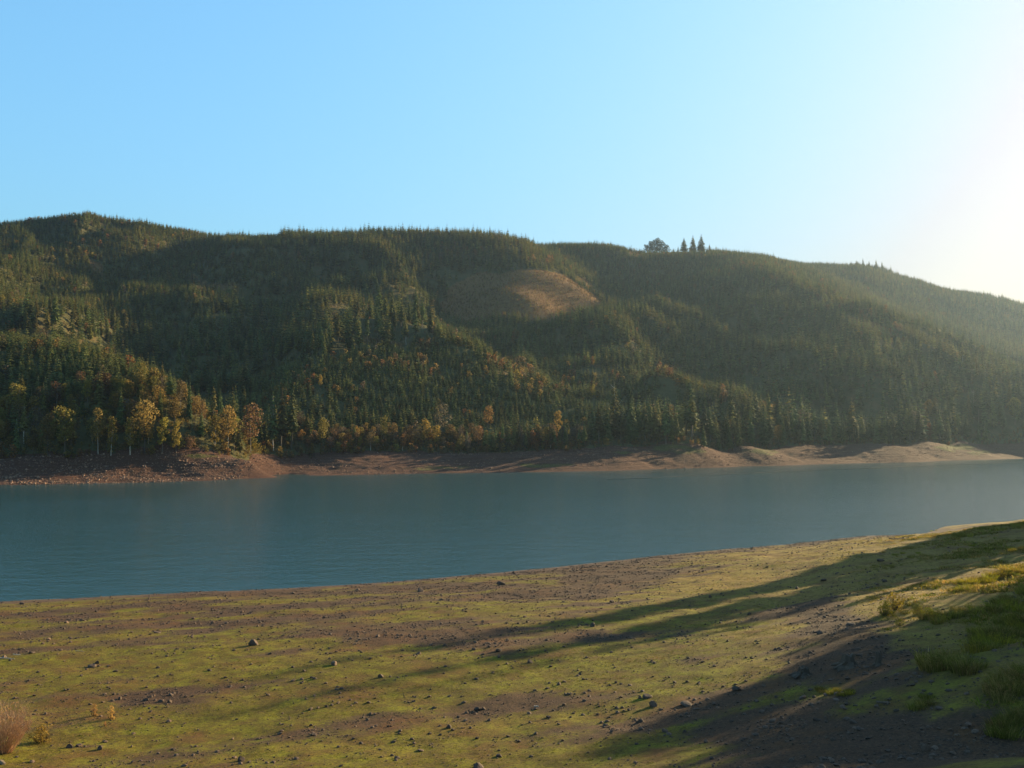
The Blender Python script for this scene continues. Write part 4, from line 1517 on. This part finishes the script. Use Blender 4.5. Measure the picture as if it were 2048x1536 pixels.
DRIFT = [(14, 1318, 36, M_DRIFT, 'pale bleached driftwood stick lying on the brown flat by the frame edge', .06, 'driftwood'),
         (34, 1310, 16, M_DRIFT, 'short bleached twig beyond the longer driftwood stick', .045, 'driftwood'),
         (1073, 1414, 9, M_DRIFT, 'tiny white driftwood piece on the dark gravel patch in mid flat', .07, 'driftwood'),
         (1800, 1079, 42, M_WOOD, 'dark fallen log on the tan rise near the far waterline', .16, 'log'),
         (1768, 1408, 28, M_WOOD, 'dark straight log lying in the shaded green hollow', .09, 'log'),
         (160, 1303, 20, M_DRIFT, 'thin pale stick among pebbles above the dark double rock', .035, 'driftwood')]
for q, (px, py, wpx, m_, lab, r, nm) in enumerate(DRIFT):
    x, y, z = near_hit(px, py)
    o = link(bpy.data.objects.new(nm, log_mesh(nm, m_, 960 + q, wpx * y / FPX, r)))
    o.location = (x, y, z + r * .7)
    o.rotation_euler = (0, 0, RNG.uniform(-.35, .35))
    tag(o, lab, 'driftwood' if nm == 'driftwood' else 'log')


def stump_mesh(name, mat, seed, h, r):
    rg = random.Random(seed)
    n = 14
    V, F = [], []
    prof = [(-.15, 2.1), (.05, 1.75), (.2, 1.25), (.5, 1.0), (.85, .9), (1.0, .86)]
    ph = [rg.uniform(.85, 1.2) for _ in range(n)]
    tp = [rg.uniform(-.14, .12) for _ in range(n)]
    for k_, (zf, rf) in enumerate(prof):
        for i in range(n):
            t = 6.2832 * i / n
            flare = 1 + (.35 * math.sin(5 * t + seed) if zf < .3 else .06 * math.sin(7 * t))
            rr = r * rf * flare * ph[i]
            V.append((math.cos(t) * rr, math.sin(t) * rr, h * (zf + (tp[i] if k_ == len(prof) - 1 else 0))))
    for k_ in range(len(prof) - 1):
        for i in range(n):
            j = (i + 1) % n
            F.append((k_ * n + i, k_ * n + j, (k_ + 1) * n + j, (k_ + 1) * n + i))
    b = (len(prof) - 1) * n
    V.append((0, 0, h * .8))
    for i in range(n):
        F.append((b + i, b + (i + 1) % n, len(V) - 1))
    # spreading roots
    for q in range(5):
        t = 6.2832 * q / 5 + rg.uniform(-.3, .3)
        frustum(V, F, (math.cos(t) * r * 1.0, math.sin(t) * r * 1.0, h * .18), (math.cos(t) * r * 2.8, math.sin(t) * r * 2.8, -.08), r * .35, r * .12, 6)
    return mesh_from(name, V, F, mat)


STUMPS = [(1696, 1334, 38, 24, 'broad dark rotten tree stump on the shaded gravel', 'broad'), (1757, 1331, 18, 24, 'narrow upright tree stump with flaring roots beside the path', 'narrow'),
          (1608, 1351, 34, 16, 'low blackened tree stump at the shadow edge with grass beside it', 'low')]
for q, (px, py, wpx, hpx, lab, _) in enumerate(STUMPS):
    x, y, z = near_hit(px, py)
    o = link(bpy.data.objects.new('tree_stump', stump_mesh('tree_stump', M_WOOD, 970 + q, hpx * y / FPX, wpx * y / FPX / 3.2)))
    o.location = (x, y, z)
    o.rotation_euler = (0, 0, RNG.uniform(0, 6.28))
    tag(o, lab, 'stump')

# ------------------------------------------------------------------ grasses and shrubs
TUFT = [proto('short_tuft', grass_mesh('short_tuft', m_, 1000 + i, 16, 1.0, .9, .05, .6)) for i, m_ in enumerate((M_MOSSY, M_MOSSY, M_GRASS_DK, M_STRAW))]
n_ = 230000
su = RNG.uniform(-.58, .62, n_)
sy_ = np.sqrt(RNG.uniform(42 ** 2, 255 ** 2, n_))
sx_ = su * sy_
sz_ = near_z(sx_, sy_)
sg = gravel_at(sx_, sy_, sz_)
spx, spy = project(np.stack([sx_, sy_, sz_], -1))
lush = np.clip(fbm(sx_ / 7, sy_ / 7, 3, 103) * 1.3 + .42, 0, 1)
kk = (RNG.random(n_) < np.clip(1 - sg * 1.7, 0, 1) * lush) & (sz_ > .5)
sx_, sy_, sz_, spx, spy = sx_[kk], sy_[kk], sz_[kk], spx[kk], spy[kk]
hgt = RNG.uniform(.03, .085, len(sx_)) * (1 + 5.5 * smooth(1600, 2000, spx) * np.clip(fbm(sx_ / 5, sy_ / 5, 3, 131) * 2 + .45, 0, 1))
kindg = np.where(RNG.random(len(sx_)) < .12 + .4 * smooth(1050, 1500, spx) * smooth(1290, 1180, spy), 3, RNG.integers(0, 3, len(sx_)))
scatter('grass', np.stack([sx_, sy_, sz_], -1), RNG.uniform(0, 6.28, len(sx_)), np.stack([hgt * 2.4, hgt * 2.4, hgt], -1), kindg, TUFT, 'short green sward growing between the stones of the lakebed')
print('tufts', len(sx_))

CLG = [grass_mesh('grass_clump', M_GRASS, 1100, 170, 1.0, .55, .014, .45, M_STRAW, .35), grass_mesh('grass_clump', M_GRASS, 1101, 190, 1.0, .65, .014, .5, M_GRASS_DK, .3),
       grass_mesh('grass_clump', M_GRASS_DK, 1102, 200, 1.0, .6, .014, .5, M_STRAW, .3), grass_mesh('grass_clump', M_STRAW, 1103, 150, 1.0, .5, .013, .4, M_GRASS_DK, .5)]
# strips of tall grass on the slope: polyline in the view, half-thickness, how many, height in metres, kinds, phrase
STRIPS = [
    ([(1890, 1080), (1960, 1064), (2060, 1046)], 7, 26, .75, (0, 1, 3), 'bright grass clump on the far crest against the water'),
    ([(1760, 1110), (1860, 1100), (1960, 1108), (2060, 1098)], 9, 20, .5, (2, 1), 'low dark grass clump in the shaded slope below the crest'),
    ([(1905, 1182), (1960, 1166), (2060, 1140)], 9, 34, .8, (0, 3, 1), 'sunlit yellow grass clump in the cross-slope strip'),
    ([(1850, 1240), (1900, 1235), (1960, 1225)], 8, 18, .75, (0, 3, 0), 'golden grass clump beside the yellow-green bush'),
    ([(1960, 1225), (2010, 1205), (2060, 1180)], 14, 22, .8, (1, 2), 'olive grass clump above the dark hollow'),
    ([(1950, 1290), (2060, 1240)], 26, 40, .85, (2, 1, 2), 'dark grass clump in deep shade by the frame edge'),
    ([(1860, 1335), (1890, 1325), (1940, 1345)], 14, 20, 1.05, (2, 3), 'tall tawny grass clump rising from the shade'),
    ([(1990, 1390), (2060, 1360)], 22, 22, .9, (2, 3), 'blackish grass clump low in the deepest shade'),
    ([(1635, 1385), (1690, 1388), (1720, 1380)], 7, 16, .3, (2, 1), 'short grass clump by the square dark stone'),
    ([(1990, 1470), (2060, 1440)], 24, 18, .7, (2,), 'shaded grass clump beside the dark gravel corner'),
    ([(1810, 1440), (1860, 1400)], 16, 6, .4, (2,), 'small dark tuft on the shaded moss'),
    ([(1870, 1062), (1860, 1064)], 2, 4, .35, (2, 3), 'little brown tuft on the waterline rise'),
]
for poly, th, cnt, hm, kinds, phrase in STRIPS:
    P = np.array(poly, float)
    seg = np.r_[0, np.cumsum(np.hypot(*np.diff(P, axis=0).T))]
    items = []
    for q in range(cnt):
        t = RNG.uniform(0, seg[-1])
        px = np.interp(t, seg, P[:, 0]) + RNG.uniform(-6, 6)
        py = np.interp(t, seg, P[:, 1]) + RNG.normal(0, th * .5)
        items.append((px, py))
    items.sort(key=lambda a: a[0])
    for q, (px, py) in enumerate(items):
        x, y, z = near_hit(px, py)
        o = link(bpy.data.objects.new('grass_clump', CLG[kinds[int(RNG.integers(len(kinds)))]]))
        h = hm * RNG.uniform(.6, 1.15)
        o.location = (x, y, z)
        o.scale = (h * RNG.uniform(1.3, 2.4), h * RNG.uniform(1.3, 2.4), h)
        o.rotation_euler = (0, 0, RNG.uniform(0, 6.28))
        if px <= 2048:
            tag(o, f"{phrase}, {ordw(q + 1)} sunward", 'grass', 'tall grass clumps on the slope')
        else:
            tag(o, phrase + ', cut by the frame', 'grass', 'tall grass clumps past the frame edge')

BUSH = [leafy_crown('bush_leaves', M_GRASS, 1200 + i, R=.62, cb=-.1, lobes=8, leaves=700, size=.07, mats2=M_GRASS_DK) for i in range(2)]
BSTEM = twig_mesh('stems', M_WOOD, 1210, 26, .8, .4, .012, 1, .7)
BUSHES = [(1790, 1220, 34, 1.0, 'yellow-green leafy bush catching the sun at the edge of the shade'), (1770, 1232, 30, 1.0, 'darker bush nestled at the foot of the yellow-green bush'),
          (1800, 1252, 14, 1.3, 'low bright green bush below the golden grass patch'), (1836, 1228, 18, 1.5, 'olive low bush between the yellow-green bush and golden grass'),
          (1858, 1238, 22, 1.3, 'golden rounded bush standing in the lit grass patch')]
for q, (px, py, hpx, wd, lab) in enumerate(BUSHES):
    x, y, z = near_hit(px, py)
    h = hpx * y / FPX
    o = link(bpy.data.objects.new('bush', None))
    o.location = (x, y, z)
    o.scale = (h * wd, h * wd, h)
    o.rotation_euler = (0, 0, q * 1.3)
    tag(o, lab, 'bush', 'small bushes on the sunlit slope')
    link(bpy.data.objects.new('leaves', BUSH[q % 2]), o)
    link(bpy.data.objects.new('stems', BSTEM), o)

# the bare-twigged shrub in the corner, with a leafy skirt
x, y, z = near_hit(8, 1506)
o = link(bpy.data.objects.new('twiggy_shrub', None))
o.location = (x, y, z)
o.scale = (3.7, 3.7, 3.7)
tag(o, 'pinkish bare-twigged shrub in the bottom corner beside pale boulders', 'shrub')
link(bpy.data.objects.new('stems', twig_mesh('stems', M_TWIG, 1300, 330, 1.0, .5, .003, 6, .8)), o)
lv = link(bpy.data.objects.new('leaves', leafy_crown('shrub_leaves', M_ORSHRUB, 1301, R=.55, cb=.0, lobes=10, leaves=240, size=.022, mats2=M_GRASS)), o)
x, y, z = near_hit(82, 1485)
o = link(bpy.data.objects.new('bush', None))
o.location = (x, y, z)
o.scale = (2.1, 2.1, 1.35)
tag(o, 'low olive-yellow bush spreading from the foot of the twiggy shrub', 'bush')
link(bpy.data.objects.new('leaves', leafy_crown('bush_leaves', mat_leaf('olive_bush_leaves', (.23, .17, .025), .3, .35), 1302, R=.5, cb=-.1, lobes=9, leaves=1300, size=.045)), o)
link(bpy.data.objects.new('stems', BSTEM), o)
OSH = leafy_crown('shrub_leaves', M_ORSHRUB, 1303, R=.5, cb=-.1, lobes=7, leaves=420, size=.06)
for px, py, hpx, lab in ((188, 1432, 24, 'small orange-tan shrub below the thin string of stones'), (222, 1438, 26, 'taller orange-tan shrub beside its smaller twin on the flat'), (210, 1452, 9, 'flattened orange weed below the two orange-tan shrubs')):
    x, y, z = near_hit(px, py)
    h = hpx * y / FPX
    o = link(bpy.data.objects.new('small_shrub', None))
    o.location = (x, y, z)
    o.scale = (h * .9, h * .9, h)
    tag(o, lab, 'shrub', 'orange shrubs on the flat')
    link(bpy.data.objects.new('leaves', OSH), o)
    link(bpy.data.objects.new('stems', BSTEM), o)

# ------------------------------------------------------------------ floating line across the water
V, F = [], []
lp = [(1215, 959), (1300, 956), (1400, 951), (1480, 947.5), (1560, 943.5), (1640, 940), (1740, 936.5), (1840, 932), (1940, 928.5), (2060, 924), (2200, 919)]
Pw = []
for px, py in lp:
    ax, az = ray(px, py)
    d = CAM_Z / -az
    Pw.append((ax * d, d, 0))
Pw = np.array(Pw)
seg = np.r_[0, np.cumsum(np.linalg.norm(np.diff(Pw, axis=0), axis=1))]
s0 = 0
rg = random.Random(5)
while s0 < seg[-1] - 8:
    L = rg.uniform(5, 9)
    a = [np.interp(s0, seg, Pw[:, k_]) for k_ in range(3)]
    b = [np.interp(s0 + L, seg, Pw[:, k_]) for k_ in range(3)]
    r = rg.uniform(.10, .17)
    frustum(V, F, (a[0], a[1], .05), (b[0], b[1], .05), r, r * .85, 7)
    s0 += L + rg.uniform(.2, .8)
tag(link(bpy.data.objects.new('log_boom', mesh_from('log_boom', V, F, M_WOOD))), 'thin dark line of floating logs strung across the bright water', 'boom')

# ------------------------------------------------------------------ trees outside the frame whose shadows fall across the flat
SH = Vector((math.sin(SUN_AZ), math.cos(SUN_AZ)))
TIPS = [(365, 1374, 0), (550, 1346, 6), (750, 1314, 3), (960, 1280, 10), (1260, 1224, 4),
        (290, 1462, 0), (470, 1434, 8), (670, 1408, 4), (870, 1380, 12), (1180, 1330, 5), (1430, 1290, 2),
        (1280, 1526, 0), (1360, 1480, 3), (1500, 1425, 1), (1480, 1500, 5), (1620, 1415, 2), (1680, 1375, 5), (1700, 1450, 3), (1800, 1380, 8), (1820, 1400, 4), (1960, 1370, 10), (1600, 1470, 7),
        (1990, 1400, 6), (1750, 1490, 8)]
for py in (1345, 1390, 1435, 1480, 1520, 1570, 1640, 1730):
    px = max(2010 - (py - 1290) * 2.5 + 90, 1380)
    while px < 2040:
        TIPS.append((px + RNG.uniform(-40, 40), py + RNG.uniform(-18, 18), RNG.uniform(0, 30)))
        px += 135
SHADE_LEAF = [leafy_crown('leaf_crown', M_YEL, 580 + i, R=.36, cb=.05, lobes=13, leaves=8000, size=.024) for i in range(2)]
for q, (px, py, extra) in enumerate(TIPS):
    x, y, z = near_hit(px, py)
    L = 20
    hmin = 17 + (q * 5) % 14
    while L < 260:
        bx_, by_ = x + SH.x * L, y + SH.y * L
        bz_ = max(float(near_z(np.array([bx_]), np.array([by_]))[0]), .5)
        if bx_ / by_ > (.615 if q < 11 else .67) + .04 * ((q * 7) % 5) / 5 and z + L * math.tan(SUN_EL) - bz_ > hmin:
            break
        L += 2
    L += extra * .5
    bx_, by_ = x + SH.x * L, y + SH.y * L
    bz_ = float(near_z(np.array([bx_]), np.array([by_]))[0])
    bz_ = max(bz_, .5)
    h = z + L * math.tan(SUN_EL) - bz_
    if h < 5 or (q >= 13 and RNG.random() < (.6 if px > 1780 else .5)):
        continue
    if q >= 11 and (q % 2 or q > 47):
        ms = SHADE_LEAF
        tree('leafy_tree', bx_, by_, bz_, h, 1.25, ms[q % len(ms)], LEAF_TRUNK[False][q % 2], f"broad tree beyond the frame edge on the near bank, {ordw(q + 1)} of the shading grove", 'tree', 'trees beyond the frame edge that shade the flat')
        continue
    ms = FIR_FULL if q % 3 else FIR_TALL
    tree('fir_tree', bx_, by_, bz_, h, 1.1, ms[q % len(ms)], FIR_TRUNK, f"fir beyond the frame edge on the near bank, {ordw(q + 1)} caster of long shadows", 'conifer', 'firs beyond the frame edge that shade the flat')

# ------------------------------------------------------------------ hazy autumn air
if HAZE:
    xs, ys_, zs = (-2700, 3000), (-60, 2850), (-16, 470)
    V = [(x_, y_, z_) for x_ in xs for y_ in ys_ for z_ in zs]
    F = [(0, 1, 3, 2), (4, 6, 7, 5), (0, 4, 5, 1), (2, 3, 7, 6), (0, 2, 6, 4), (1, 5, 7, 3)]
    m_ = bpy.data.materials.new('hazy_air')
    m_.use_nodes = True
    nt = m_.node_tree
    nt.nodes.clear()
    out = nt.nodes.new('ShaderNodeOutputMaterial')
    pv = nt.nodes.new('ShaderNodeVolumePrincipled')
    pv.inputs['Color'].default_value = (.155, .205, .28, 1)
    pv.inputs['Density'].default_value = HAZE
    pv.inputs['Anisotropy'].default_value = HAZE_G
    nt.links.new(pv.outputs[0], out.inputs['Volume'])
    hz = link(bpy.data.objects.new('haze', mesh_from('haze', V, F, m_)))
    tag(hz, 'thin sunlit haze filling the valley air', kind='stuff')
